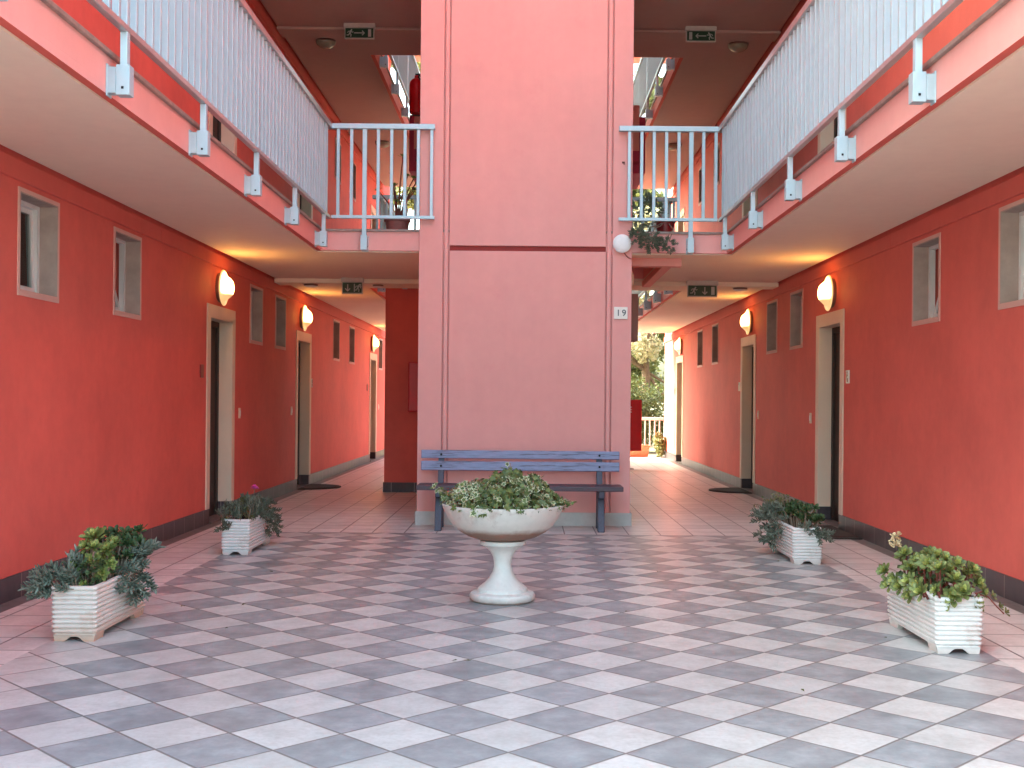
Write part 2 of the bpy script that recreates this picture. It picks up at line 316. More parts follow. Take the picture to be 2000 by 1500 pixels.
# ------------------------------------------------------------------ mesh helpers
class MB:
    def __init__(s): s.v = []; s.f = []; s.m = []
    def add(s, vs, fs, mi=0):
        o = len(s.v); s.v += [tuple(p) for p in vs]; s.f += [tuple(i + o for i in f) for f in fs]; s.m += [mi] * len(fs)
    def box(s, x0, x1, y0, y1, z0, z1, mi=0):
        if x0 > x1: x0, x1 = x1, x0
        s.add([(x0, y0, z0), (x1, y0, z0), (x1, y1, z0), (x0, y1, z0), (x0, y0, z1), (x1, y0, z1), (x1, y1, z1), (x0, y1, z1)],
              [(0, 3, 2, 1), (4, 5, 6, 7), (0, 1, 5, 4), (1, 2, 6, 5), (2, 3, 7, 6), (3, 0, 4, 7)], mi)
    def obox(s, c, size, rot, mi=0):
        m = Matrix.Translation(c) @ Euler(rot).to_matrix().to_4x4(); a, b, d = (q / 2 for q in size)
        vs = [m @ Vector(p) for p in ((-a, -b, -d), (a, -b, -d), (a, b, -d), (-a, b, -d), (-a, -b, d), (a, -b, d), (a, b, d), (-a, b, d))]
        s.add(vs, [(0, 3, 2, 1), (4, 5, 6, 7), (0, 1, 5, 4), (1, 2, 6, 5), (2, 3, 7, 6), (3, 0, 4, 7)], mi)
    def prism(s, pts, axis, a, b, mi=0):
        """polygon pts in the plane across axis, extruded a..b"""
        def mk(p, t): return (t, p[0], p[1]) if axis == 0 else ((p[0], t, p[1]) if axis == 1 else (p[0], p[1], t))
        n = len(pts); vs = [mk(p, a) for p in pts] + [mk(p, b) for p in pts]
        s.add(vs, [tuple(range(n))[::-1], tuple(range(n, 2 * n))] + [(i, (i + 1) % n, n + (i + 1) % n, n + i) for i in range(n)], mi)
    def lathe(s, prof, n=32, mi=0, axis='z', cap=True):
        vs = []; fs = []
        for r, z in prof:
            for k in range(n):
                a = 2 * math.pi * k / n
                vs.append((r * math.cos(a), r * math.sin(a), z) if axis == 'z' else ((z, r * math.cos(a), r * math.sin(a)) if axis == 'x' else (r * math.cos(a), z, r * math.sin(a))))
        for i in range(len(prof) - 1):
            for k in range(n):
                fs.append((i * n + k, i * n + (k + 1) % n, (i + 1) * n + (k + 1) % n, (i + 1) * n + k))
        if cap:
            if prof[0][0] > 1e-4: fs.append(tuple(range(n))[::-1])
            if prof[-1][0] > 1e-4: fs.append(tuple(range((len(prof) - 1) * n, len(prof) * n)))
        s.add(vs, fs, mi)
    def tube(s, pts, rad, n=8, mi=0):
        pts = [Vector(p) for p in pts]; rr = rad if isinstance(rad, (list, tuple)) else [rad] * len(pts)
        vs = []; fs = []
        for i, p in enumerate(pts):
            d = (pts[min(i + 1, len(pts) - 1)] - pts[max(i - 1, 0)])
            if d.length < 1e-6: d = Vector((0, 0, 1))
            q = d.to_track_quat('Z', 'Y')
            for k in range(n):
                a = 2 * math.pi * k / n
                vs.append(p + q @ Vector((rr[i] * math.cos(a), rr[i] * math.sin(a), 0)))
        for i in range(len(pts) - 1):
            for k in range(n): fs.append((i * n + k, i * n + (k + 1) % n, (i + 1) * n + (k + 1) % n, (i + 1) * n + k))
        fs += [tuple(range(n))[::-1], tuple(range((len(pts) - 1) * n, len(pts) * n))]
        s.add(vs, fs, mi)
    def build(s, name, mat, parent=None, loc=None, smooth=None, bevel=0, fix=False, rot=None):
        me = bpy.data.meshes.new(name); me.from_pydata(s.v, [], s.f)
        mats = mat if isinstance(mat, (list, tuple)) else [mat]
        for m in mats: me.materials.append(m)
        for p, mi in zip(me.polygons, s.m): p.material_index = mi
        if fix:
            bm = bmesh.new(); bm.from_mesh(me); bmesh.ops.remove_doubles(bm, verts=bm.verts, dist=1e-5)
            bmesh.ops.recalc_face_normals(bm, faces=bm.faces); bm.to_mesh(me); bm.free()
        if smooth is not None:
            for p in me.polygons: p.use_smooth = True
            me.set_sharp_from_angle(angle=R(smooth))
        me.update()
        o = bpy.data.objects.new(name, me); C.objects.link(o)
        if loc: o.location = loc
        if rot: o.rotation_euler = rot
        if parent: o.parent = parent
        if bevel:
            bv = o.modifiers.new('bevel', 'BEVEL'); bv.width = bevel; bv.segments = 2; bv.limit_method = 'ANGLE'
            bv.harden_normals = False
        return o

def tag(o, label=None, cat=None, group=None, kind=None):
    if label: o['label'] = label
    if cat: o['category'] = cat
    if group: o['group'] = group
    if kind: o['kind'] = kind
    return o
def thing(name, label, cat, loc=(0, 0, 0), rotz=0, group=None):
    o = bpy.data.objects.new(name, None); C.objects.link(o); o.empty_display_size = 0.1
    o.location = loc; o.rotation_euler = (0, 0, rotz)
    return tag(o, label, cat, group)
def kids(o): return [c for c in bpy.data.objects if c.parent == o]
def dup(o, loc, label, rotz=None, group=None, parent=None):
    def rec(a, p):
        c = a.copy(); C.objects.link(c); c.parent = p
        for ch in kids(a): rec(ch, c)
        return c
    c = rec(o, parent); c.location = loc
    if label: c['label'] = label
    if group: c['group'] = group
    if rotz is not None: c.rotation_euler = (0, 0, rotz)
    return c

def wall_sheet(mb, xf, th, ys, zs, holes, mi=0):
    """wall in the plane x=xf, thickness th (signed), between ys and zs, with rectangular holes (y0,y1,z0,z1)"""
    Y = sorted(set([ys[0], ys[1]] + [h[0] for h in holes] + [h[1] for h in holes]))
    Z = sorted(set([zs[0], zs[1]] + [h[2] for h in holes] + [h[3] for h in holes]))
    def solid(i, j):
        if i < 0 or j < 0 or i >= len(Y) - 1 or j >= len(Z) - 1: return False
        cy, cz = (Y[i] + Y[i + 1]) / 2, (Z[j] + Z[j + 1]) / 2
        return not any(h[0] < cy < h[1] and h[2] < cz < h[3] for h in holes)
    xb = xf + th
    for i in range(len(Y) - 1):
        for j in range(len(Z) - 1):
            if not solid(i, j): continue
            a, b, c, d = Y[i], Y[i + 1], Z[j], Z[j + 1]
            mb.add([(xf, a, c), (xf, b, c), (xf, b, d), (xf, a, d)], [(0, 1, 2, 3)], mi)
            mb.add([(xb, a, c), (xb, b, c), (xb, b, d), (xb, a, d)], [(3, 2, 1, 0)], mi)
            if not solid(i - 1, j): mb.add([(xf, a, c), (xf, a, d), (xb, a, d), (xb, a, c)], [(0, 1, 2, 3)], mi)
            if not solid(i + 1, j): mb.add([(xf, b, c), (xf, b, d), (xb, b, d), (xb, b, c)], [(3, 2, 1, 0)], mi)
            if not solid(i, j - 1): mb.add([(xf, a, c), (xf, b, c), (xb, b, c), (xb, a, c)], [(3, 2, 1, 0)], mi)
            if not solid(i, j + 1): mb.add([(xf, a, d), (xf, b, d), (xb, b, d), (xb, a, d)], [(0, 1, 2, 3)], mi)

# ------------------------------------------------------------------ setting: ground and floors
YF0, YF1 = -1.0, 26.6                     # paved court from behind the camera to the garden end
XL, XR = -3.207, 3.158                     # corridor walls
FL, FR = -2.113, 2.023                     # gallery edges
CX0, CX1, CY1 = -2.465, 2.36, 10.93        # checkered field
CEIL, SLAB, FLOOR2 = 2.77, 2.975, 3.0
CEIL2, FLOOR3, ROOF = 5.92, 6.15, 9.1
def sheet(name, rects, z, mat):
    mb = MB()
    for x0, x1, y0, y1 in rects: mb.add([(x0, y0, z), (x1, y0, z), (x1, y1, z), (x0, y1, z)], [(0, 1, 2, 3)])
    return tag(mb.build(name, mat), kind='structure')
sheet('ground', [(-600, 600, -600, 900)], -0.03, M['ground'])
sheet('forecourt_paving', [(-40, 40, -60, YF0)], -0.004, M['gravel'])
sheet('checkered_floor', [(CX0, CX1, YF0, CY1)], 0.0, M['checker'])
EB = 0.135
sheet('corridor_floor', [(XL + EB, CX0, YF0, CY1), (CX1, XR - EB, YF0, CY1), (XL + EB, XR - EB, CY1, YF1)], 0.0, M['tiles'])
sheet('floor_edge_strip', [(XL - 0.3, XL + EB, YF0, YF1), (XR - EB, XR + 0.3, YF0, YF1)], 0.0, M['edgetile'])

# ------------------------------------------------------------------ the two wings
WY0, WY1 = 2.6, 26.5
YSTEP = WY0 + 0.02
DOORS = [12.02, 16.45, 23.85]
WINS = {-1: [7.53, 9.2, 13.57, 14.9, 19.25, 20.95, 25.05], 1: [7.40, 9.13, 13.53, 14.88, 19.38, 21.07]}
def wing(side, XW, XF, label):
    s = side; xw, xf = abs(XW), abs(XF)
    root = thing('apartment_wing', label, 'building', (s * xw, 13, 0))
    off = root.location
    def part(mb, name, mat, parent=root, **k):
        mb.v = [(a - off.x, b - off.y, c - off.z) for a, b, c in mb.v]
        return mb.build(name, mat, parent, fix=True, **k)
    holes = []
    for lev in (0, FLOOR2):
        for d in DOORS: holes.append((d - 0.44, d + 0.44, lev, lev + 2.10))
        for w in WINS[s]: holes.append((w - 0.29, w + 0.29, lev + 1.93, lev + 2.56))
    mb = MB(); wall_sheet(mb, s * xw, s * 0.32, (WY0, WY1), (-0.02, 6.16), holes)
    wall_sheet(mb, s * xw, s * 0.32, (YSTEP, WY1), (6.16, ROOF), [])
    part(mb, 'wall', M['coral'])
    mb = MB()                                                     # closed body of the building behind
    mb.box(s * (xw + 0.32), s * 9.5, WY0, WY0 + 0.3, -0.02, 6.16); mb.box(s * (xw + 0.32), s * 9.5, WY1 - 0.3, WY1, -0.02, ROOF)
    mb.box(s * 9.5, s * 9.8, WY0, WY1, -0.02, 6.16); mb.box(s * 9.5, s * 9.8, YSTEP, WY1, 6.161, ROOF); mb.box(s * (xw + 0.32), s * 9.5, YSTEP, YSTEP + 0.3, 6.161, ROOF)
    part(mb, 'outer_wall', M['pink'])
    mb = MB(); mb.box(s * (xf - 0.05), s * 9.95, YSTEP - 0.15, WY1 + 0.2, ROOF, ROOF + 0.25); part(mb, 'roof', M['pink'])
    for z in (2.8, 5.94):
        mb = MB(); mb.box(s * (xw + 0.33), s * 9.49, WY0 + 0.31, WY1 - 0.31, z, z + 0.18); part(mb, 'inner_floor', M['soffit'])
    for z0, z1, zc, mm in ((CEIL + 0.06, SLAB, CEIL, M['soffit']), (CEIL2 + 0.06, FLOOR3 - 0.025, CEIL2, M['upsoffit'])):
        mb = MB(); mb.box(s * xf, s * (xw - 0.0), WY0, WY1 - 1.3, z0, z1)
        sl = part(mb, 'gallery_slab', M['pink'])
        mb = MB(); mb.box(s * xf, s * (xf + 0.05), WY0, WY1 - 1.3, zc + 0.012, z0 - 0.0002); mb.m[0] = 1  # underside face takes coral, its shade put into the colour
        part(mb, 'drip_edge', [M['pink'], M['coral']], sl)
        mb = MB(); mb.box(s * (xf + 0.0502), s * (xw - 0.05), WY0 + 0.02, WY1 - 1.32, zc, z0 + 0.001); part(mb, 'soffit', mm, sl)
        mb = MB(); mb.box(s * (xf - 0.022), s * xw, WY0, WY1 - 1.3, z1, z1 + 0.025); part(mb, 'floor_edge', M['nosing'], sl, bevel=0.004)
    for lev, zc in ((0, CEIL), (FLOOR2, CEIL2)):
        bz0 = zc - 0.15; bz1 = zc - 0.022
        for a, b in ((WY0, 9.98), (9.984, 20.1), (20.104, WY1)):
            mb = MB(); mb.box(s * (xw - 0.022), s * (xw + 0.02), a, b, bz0, bz1); part(mb, 'wall_band', M['band'], bevel=0.006)
        cuts = [WY0]
        for d in DOORS: cuts += [d - 0.44, d + 0.44]
        cuts.append(WY1)
        for a, b in zip(cuts[::2], cuts[1::2]):
            mb = MB(); mb.box(s * (xw - 0.012), s * (xw + 0.02), a, b, lev, lev + 0.15); part(mb, 'skirting', M['skirt'])
    # ---- doors (thing > door > frame, leaf, handle); the first is built, the rest are copies
    proto = None
    for lev in (0, FLOOR2):
        for d in DOORS:
            loc = (0, d - off.y, lev)
            if proto is None:
                mb = MB()                                           # pale surround with jambs
                for e in (-1, 1):
                    a = e * 0.44; b = e * 0.54
                    mb.box(-s * 0.014, s * 0.012, min(a, b), max(a, b), 0.15, 2.10)
                    mb.box(-s * 0.013, s * 0.20, min(e * 0.422, a), max(e * 0.422, a), 0.15, 2.082)
                mb.box(-s * 0.014, s * 0.012, -0.54, 0.54, 2.10, 2.215)
                mb.box(-s * 0.013, s * 0.20, -0.44, 0.44, 2.082, 2.10)
                proto = mb.build('door', M['cream'], root, loc=loc, fix=True, bevel=0.003)
                for e in (-1, 1):
                    mb = MB(); mb.box(-s * 0.008, s * 0.20, min(e * 0.420, e * 0.44), max(e * 0.420, e * 0.44), 0.0, 0.15)
                    mb.build('jamb_tile', M['skirt'], proto, fix=True)
                mb = MB()
                for e in (-1, 1): mb.box(s * 0.13, s * 0.19, min(e * 0.36, e * 0.421), max(e * 0.36, e * 0.421), 0.0, 2.081)
                mb.box(s * 0.13, s * 0.19, -0.36, 0.36, 2.02, 2.081)
                mb.build('door_frame', M['door'], proto, fix=True)
                mb = MB(); mb.box(s * 0.15, s * 0.20, -0.36, 0.36, 0.01, 2.02)
                for z0, z1 in ((0.25, 0.95), (1.1, 1.85)): mb.box(s * 0.143, s * 0.155, -0.24, 0.24, z0, z1)
                mb.build('door_leaf', M['door'], proto, fix=True, bevel=0.004)
                mb = MB(); mb.box(s * 0.09, s * 0.15, -0.30, -0.28, 1.02, 1.04); mb.box(s * 0.09, s * 0.105, -0.30, -0.17, 1.02, 1.04)
                mb.box(s * 0.142, s * 0.15, -0.315, -0.265, 0.95, 1.1)
                mb.build('door_handle', M['metal'], proto, fix=True, bevel=0.002)
                mb = MB(); mb.box(-s * 0.03, s * 0.22, -0.42, 0.42, -0.01, 0.012); mb.build('threshold', M['edgetile'], proto, fix=True)
            else: dup(proto, loc, None, parent=root)
    # ---- windows (window = surround and lining; > frame, sash, pane, curtain)
    pw = {}
    for lev in (0, FLOOR2):
        for iw, w in enumerate(WINS[s]):
            openw = (1 + iw) if iw < 2 else 0
            loc = (0, w - off.y, lev + 2.245)
            if openw not in pw:
                hy, hz = 0.29, 0.315; t = 0.035
                mb = MB()
                for e in (-1, 1):
                    mb.box(-s * 0.008, s * 0.02, min(e * hy, e * (hy + 0.026)), max(e * hy, e * (hy + 0.026)), -hz, hz, 0)
                    mb.box(-s * 0.006, s * 0.115, min(e * (hy - 0.008), e * hy), max(e * (hy - 0.008), e * hy), -hz, hz - 0.008, 1)
                    mb.box(-s * 0.008, s * 0.02, -hy - 0.026, hy + 0.026, min(e * hz, e * (hz + 0.026)), max(e * hz, e * (hz + 0.026)), 0)
                mb.box(-s * 0.006, s * 0.115, -hy, hy, hz - 0.008, hz, 1)
                mb.box(-s * 0.012, s * 0.115, -hy, hy, -hz, -hz + 0.012, 0)
                W = mb.build('window', [M['trim'], M['reveal']], root, loc=loc, fix=True); pw[openw] = W
                fr = MB()
                for e in (-1, 1):
                    fr.box(s * 0.115, s * 0.16, min(e * (hy - t), e * hy), max(e * (hy - t), e * hy), -hz, hz)
                    fr.box(s * 0.115, s * 0.16, -hy + t, hy - t, min(e * (hz - t), e * hz), max(e * (hz - t), e * hz))
                fr.build('window_frame', M['pvc'], W, fix=True, bevel=0.003)
                sa = MB(); a, b, t2 = hy - t + 0.008, hz - t + 0.008, 0.042
                for e in (-1, 1):
                    sa.box(-0.018, 0.018, min(e * (a - t2), e * a), max(e * (a - t2), e * a), 0, 2 * b)
                    z0 = 0 if e < 0 else 2 * b - t2
                    sa.box(-0.018, 0.018, -a + t2, a - t2, z0, z0 + t2)
                tilt = (0.0, 0.035, 0.26)[openw]
                so = sa.build('window_sash', M['pvc'] if openw else M['door'], W, loc=(s * (0.15 if iw != 1 else 0.155), 0, -b), fix=True, bevel=0.003, rot=(0, s * tilt, 0))
                gl = MB(); gl.box(-0.006, 0.006, -a + t2 - 0.004, a - t2 + 0.004, t2 - 0.004, 2 * b - t2 + 0.004)
                gl.build('window_pane', M['clear'] if openw else M['glass'], so, fix=True)
                cu = MB(); n = 18
                if openw == 1:
                    for k in range(n):
                        y0 = -0.25 + 0.25 * k / n; y1 = -0.25 + 0.25 * (k + 1) / n
                        x0, x1 = (0.27 + 0.012 * math.sin(k * 1.3)), (0.27 + 0.012 * math.sin((k + 1) * 1.3))
                        cu.add([(s * x0, y0, -0.31), (s * x1, y1, -0.31), (s * x1, y1, 0.31), (s * x0, y0, 0.31)], [(0, 1, 2, 3)])
                    cu.build('curtain', M['curtain'], W, smooth=60)
            else: dup(pw[openw], loc, None, parent=root)
    return root
wing(-1, XL, FL, 'long three storey coral wing with galleries on the left of the court')
wing(1, XR, FR, 'long three storey coral wing with galleries on the right of the court')

# ------------------------------------------------------------------ the bridge between the wings
BY0, BY1 = 11.72, 15.6
br = thing('connecting_bridge', 'salmon bridge between the wings carrying the railed landing behind the pillar', 'bridge', (0, 13.6, 0))
def bpart(mb, name, mat, parent=br, **k):
    mb.v = [(a, b - 13.6, c) for a, b, c in mb.v]; return mb.build(name, mat, parent, fix=True, **k)
HX0, HX1, HY0, HY1 = 1.05, 1.42, 12.16, 14.2          # dark recess in the ceiling right of the pillar
for zi, (zc, zt) in enumerate(((CEIL, SLAB), (CEIL2, FLOOR3 - 0.025))):
    mb = MB(); z0 = zc + 0.014
    if zi == 0:
        mb.box(FL, HX0, BY0, BY1, z0, zt); mb.box(HX1, FR, BY0, BY1, z0, zt)
        mb.box(HX0, HX1, BY0, HY0, z0, zt); mb.box(HX0, HX1, HY1, BY1, z0, zt); mb.box(HX0, HX1, HY0, HY1, zt - 0.03, zt)
    else: mb.box(FL, FR, BY0, BY1, z0, zt)
    sl = bpart(mb, 'bridge_slab', M['pink'])
    mb = MB(); a, b = BY0 + 0.045, BY1 - 0.05
    if zi == 0:
        mb.box(FL - 0.0498, HX0, a, b, zc, z0 + 0.001); mb.box(HX1, FR + 0.0498, a, b, zc, z0 + 0.001)
        mb.box(HX0, HX1, a, HY0, zc, z0 + 0.001); mb.box(HX0, HX1, HY1, b, zc, z0 + 0.001)
    else: mb.box(FL - 0.0498, FR + 0.0498, a, b, zc, z0 + 0.001)
    bpart(mb, 'soffit', M['soffit'] if zi == 0 else M['upsoffit'], sl)
    mb = MB(); mb.box(FL, FR, BY0 - 0.02, BY1 + 0.02, zt, zt + 0.0245); bpart(mb, 'floor_edge', M['nosing'], sl, bevel=0.004)
    # cross beam under the ceiling, butting against the wing walls
    mb = MB(); d = 0.055 if zi == 0 else 0.035
    mb.box(XL + 0.03, XR - 0.03, 14.38, 14.72, zc - d, zc - 0.0005); bpart(mb, 'cross_beam', M['soffit'] if zi == 0 else M['upsoffit'], bevel=0.006)
mb = MB(); mb.box(FL + 0.06, FR - 0.06, 10.3, 25.0, ROOF + 0.005, ROOF + 0.24); bpart(mb, 'roof', M['pink'])  # unseen canopy, added to shade the pillar top and the rear court
mb = MB(); mb.box(1.051, 1.60, 12.02, 12.15, CEIL - 0.085, CEIL - 0.001); mb.box(1.42, 1.52, 12.151, 14.37, CEIL - 0.075, CEIL - 0.001)
bpart(mb, 'cable_trunking', M['pink'], bevel=0.004)

# ------------------------------------------------------------------ the pillar (stair tower)
PX0, PX1, PY = -1.115, 1.05, 11.69
tw = thing('stair_tower', 'tall salmon pillar with grooved panel behind the bench and urn', 'tower', (0, PY, 0))
def tpart(mb, name, mat, parent=tw, **k):
    mb.v = [(a, b - PY, c) for a, b, c in mb.v]; return mb.build(name, mat, parent, fix=True, **k)
mb = MB(); g = 0.045; gl0, gl1, gr0, gr1 = -0.872, -0.805, 0.785, 0.852; TZ = 9.1
mb.box(PX0, PX1, PY + g, 15.0, -0.02, TZ)
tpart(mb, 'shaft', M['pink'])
mb = MB(); mb.box(gl1, gr0, PY + 0.026, PY + g - 0.0005, 2.787, 2.837); tpart(mb, 'joint', M['jointred'])  # dark red strip paints the shade inside the horizontal groove
for x0, x1, z0, z1 in ((PX0, gl0, 0, TZ), (gr1, PX1, 0, TZ), (gl1, gr0, 0, 2.786), (gl1, gr0, 2.838, TZ)):
    mb = MB(); mb.box(x0, x1, PY, PY + g + 0.004, z0, z1); tpart(mb, 'facing_panel', M['pink'], bevel=0.005)
for x0, x1 in ((gl0 + 0.012, gl1 - 0.012), (gr0 + 0.012, gr1 - 0.012)):
    mb = MB(); mb.box(x0, x1, PY + 0.006, PY + g + 0.002, 0, TZ); tpart(mb, 'groove_bead', M['pink'], bevel=0.008)
mb = MB(); e = 0.018
mb.box(PX0 - e, PX1 + e, PY - e, PY - 0.0005, 0, 0.135); mb.box(PX0 - e, PX0 - 0.0005, PY, 15.0, 0, 0.135); mb.box(PX1 + 0.0005, PX1 + e, PY, 15.0, 0, 0.135)
tpart(mb, 'plinth', M['plinth'], bevel=0.003)
# half landing with parapet seen in the rear court, red box on it
mb = MB(); mb.box(-1.70, 1.61, 16.9, 17.02, 4.95, 5.62); mb.box(-1.0, 1.0, 15.0, 16.9, 4.75, 4.95)
tpart(mb, 'landing_parapet', M['pink'], bevel=0.006)
mb = MB(); mb.box(-1.79, 1.72, 17.1, 18.4, 4.66, 5.50); mb.box(-1.70, 1.61, 16.9, 17.1, 4.80, 4.95); tpart(mb, 'landing_side', M['magenta'], bevel=0.006)

# dark red room under the rear court, left of the pillar
sb = thing('storage_block', 'dark red wall block with dark base left of the pillar in the passage', 'wall', (-1.45, 15.72, 0))
mb = MB(); mb.box(-0.5, 0.5, 0, 1.8, -0.01, 2.96); mb.build('wall', M['coral'], sb)
mb = MB(); mb.box(-0.512, 0.512, -0.012, 1.812, 0, 0.135); mb.build('skirting', M['skirt'], sb)

# ------------------------------------------------------------------ railings
RH, RB = 4.05, 3.11                          # top of handrail and centre of the bottom rail, first floor
bal_me = MB(); bal_me.box(-0.015, 0.015, -0.016, 0.016, RB, RH - 0.05)
def railing(label, p0, p1, zoff, posts, pitch, inward, cap0=0.0, cap1=0.0, group='grey metal balcony railings', bw=0.016, sy=0.016, cap='alu', start=0.0, count=0):
    """straight railing from p0 to p1 (x,y); posts: distances along it; inward: unit vector towards the slab"""
    p0, p1 = Vector((*p0, 0)), Vector((*p1, 0)); L = (p1 - p0).length; ang = math.atan2(p1.y - p0.y, p1.x - p0.x)
    root = thing('balcony_railing', label, 'railing', (p0.x, p0.y, zoff), ang, group)
    loc_in = (Vector((*inward, 0))); loc_in.rotate(Euler((0, 0, -ang))); q = 1 if loc_in.y > 0 else -1
    mb = MB(); mb.box(-cap0, L + cap1, -0.032, 0.032, RH - 0.052, RH); mb.build('handrail', M[cap], root, bevel=0.004)
    mb = MB(); mb.box(-cap0, L + cap1, -0.02, 0.02, RB - 0.016, RB + 0.016); mb.build('bottom_rail', M[cap], root, bevel=0.003)
    xs = [start + pitch * k for k in range(count)] if count else [(k + 0.5) * L / max(2, int(round(L / pitch))) for k in range(max(2, int(round(L / pitch))))]
    first = None
    for x in xs:
        if any(abs(x - p) < 0.055 for p in posts): continue
        if first is None:
            mb = MB(); mb.box(-bw, bw, -sy, sy, RB + 0.0155, RH - 0.0515)
            first = mb.build('baluster', M['alu'], root, loc=(x, 0, 0), bevel=0.003)
        else:
            c = first.copy(); C.objects.link(c); c.parent = root; c.location = (x, 0, 0)
    fp = None
    for x in posts:
        if fp is None:
            mb = MB(); mb.box(-0.022, 0.022, -0.018, 0.018, 2.82, RB - 0.0155); mb.box(-0.022, 0.022, -0.017, 0.017, RB + 0.0155, RH - 0.0515)
            fp = mb.build('post', M['alu'], root, loc=(x, 0, 0), bevel=0.003)
            mb = MB(); mb.box(-0.033, 0.033, -0.034, 0.034, 2.775, 2.925)
            mb.box(-0.03, 0.03, q * 0.036, q * 0.082, 2.785, 2.915)
            mb.box(-0.033, 0.033, q * 0.076, q * 0.084, 2.77, 2.93)
            bk = mb.build('bracket', M['alu'], fp, fix=True, bevel=0.002)
            mb = MB(); 
            for sgn in (-1, 1):
                mb.obox((sgn * 0.034, 0.0, 2.81), (0.006, 0.012, 0.012), (0, 0, 0))
            mb.build('bolt', M['boltm'], fp)
        else:
            c = dup(fp, (x, 0, 0), None, parent=root)
    return root
SO = 0.084
YR = BY0 - SO                                # plane of the two short front railings
posts_side = [y - 2.9 for y in (4.36, 5.76, 7.16, 8.56, 9.97, 11.38)]
railing('long grey balcony railing above the left corridor of the front court', (FL + SO, 2.9), (FL + SO, YR), 0, posts_side, 0.127, (-1, 0), 0, 0.03, bw=0.0155, sy=0.0175, start=0.063, count=68, cap='alushade')
railing('long grey balcony railing above the right corridor of the front court', (FR - SO, 2.9), (FR - SO, YR), 0, posts_side, 0.127, (1, 0), 0, 0.03, bw=0.0155, sy=0.0175, start=0.063, count=68, cap='alushade')
railing('short grey railing with potted plant behind it, left of the pillar', (FL + SO + 0.033, YR), (-0.955, YR), 0, [0.331], 0.135, (0, 1), 0.0, 0.0, start=0.063, count=8)
railing('short grey railing with trailing plant, right of the pillar', (0.905, YR), (FR - SO - 0.033, YR), 0, [0.730], 0.125, (0, 1), 0.0, 0.0, start=0.105, count=8)
g2 = 'grey railings around the rear court'
YB = BY1 + SO
railing('short grey railing at the rear edge of the bridge, left of the pillar', (FL - 0.02, YB), (-1.1, YB), 0, [0.45], 0.137, (0, -1), group=g2)
railing('short grey railing at the rear edge of the bridge, right of the pillar', (1.05, YB), (FR + 0.02, YB), 0, [0.5], 0.137, (0, -1), group=g2)
pr = [0.4 + 1.4 * k for k in range(7)]
railing('grey first floor gallery railing on the left of the rear court', (FL + SO, 15.75), (FL + SO, 25.1), 0, pr, 0.134, (-1, 0), group=g2)
railing('grey first floor gallery railing on the right of the rear court', (FR - SO, 15.75), (FR - SO, 25.1), 0, pr, 0.134, (1, 0), group=g2)
railing('grey top floor railing seen through the opening left of the pillar', (FL + SO, 15.75), (FL + SO, 25.1), 3.15, pr, 0.134, (-1, 0), group=g2)
railing('grey top floor railing seen through the opening right of the pillar', (FR - SO, 15.75), (FR - SO, 25.1), 3.15, pr, 0.134, (1, 0), group=g2)

# ------------------------------------------------------------------ wall lamps
def wall_lamp(loc, sgn, label):
    root = thing('wall_lamp', label, 'wall lamp', loc, 0, 'lit wall lamps above the doors')
    mb = MB(); prof = [(0.0, 0.150), (0.04, 0.147), (0.075, 0.135), (0.1, 0.112), (0.118, 0.088), (0.135, 0.070), (0.155, 0.060), (0.175, 0.056), (0.185, 0.052), (0.187, 0.046), (0.180, 0.043)]
    mb.lathe([(r, sgn * x) for r, x in prof], 40, axis='x', cap=True); mb.build('lamp_shade', M['lampglass'], root, fix=True, smooth=50)
    mb = MB(); mb.lathe([(0.150, 0), (0.150, sgn * 0.02), (0.165, sgn * 0.024), (0.168, sgn * 0.042), (0.0, sgn * 0.042)], 36, axis='x'); mb.build('lamp_mount', M['lampmount'], root, fix=True, smooth=40)
    return root
NTH = ['nearest', 'middle', 'farthest']
for i, y in enumerate((11.93, 16.28, 23.6)):
    wall_lamp((XL + 0.001, y, 2.41), 1, 'lit round wall lamp above the %s door of the left corridor' % NTH[i])
    wall_lamp((XR - 0.001, y, 2.41), -1, 'lit round wall lamp above the %s door of the right corridor' % NTH[i])

# ------------------------------------------------------------------ ceiling lamps (unlit)
def ceil_lamp(loc, r, label, mat=None, deep=0.62):
    root = thing('ceiling_lamp', label, 'ceiling lamp', loc, 0, 'unlit round ceiling lamps')
    mb = MB(); mb.lathe([(r * 1.05, 0), (r * 1.05, -0.015), (r * 0.95, -0.022), (0, -0.022)], 28); mb.build('lamp_mount', M['lampmount'], root, fix=True, smooth=40)
    mb = MB(); mb.lathe([(r, -0.022)] + [(r * math.cos(a), -0.022 - deep * r * math.sin(a)) for a in [k * math.pi / 16 for k in range(1, 8)]] + [(0.0, -0.022 - deep * r)], 28)
    mb.build('lamp_shade', mat or M['ceilglass'], root, fix=True, smooth=50)
ceil_lamp((-2.66, 14.95, CEIL2), 0.125, 'dark bowl ceiling lamp beside the upper left exit sign')
ceil_lamp((2.70, 14.95, CEIL2), 0.125, 'dark bowl ceiling lamp beside the upper right exit sign')
ceil_lamp((-2.66, 20.8, CEIL2), 0.13, 'dark bowl ceiling lamp farther back behind the left short railing')
ceil_lamp((2.62, 20.8, CEIL2), 0.13, 'dark bowl ceiling lamp farther back behind the right short railing')
ceil_lamp((-2.75, 14.55, CEIL - 0.055), 0.085, 'small pale ceiling lamp on the beam left of the lower left exit sign', M['white'], 0.22)
ceil_lamp((-1.90, 14.55, CEIL - 0.055), 0.065, 'small pale ceiling lamp on the beam right of the lower left exit sign', M['white'], 0.22)
ceil_lamp((2.68, 14.55, CEIL - 0.055), 0.085, 'small pale ceiling lamp on the beam right of the lower right exit sign', M['white'], 0.22)

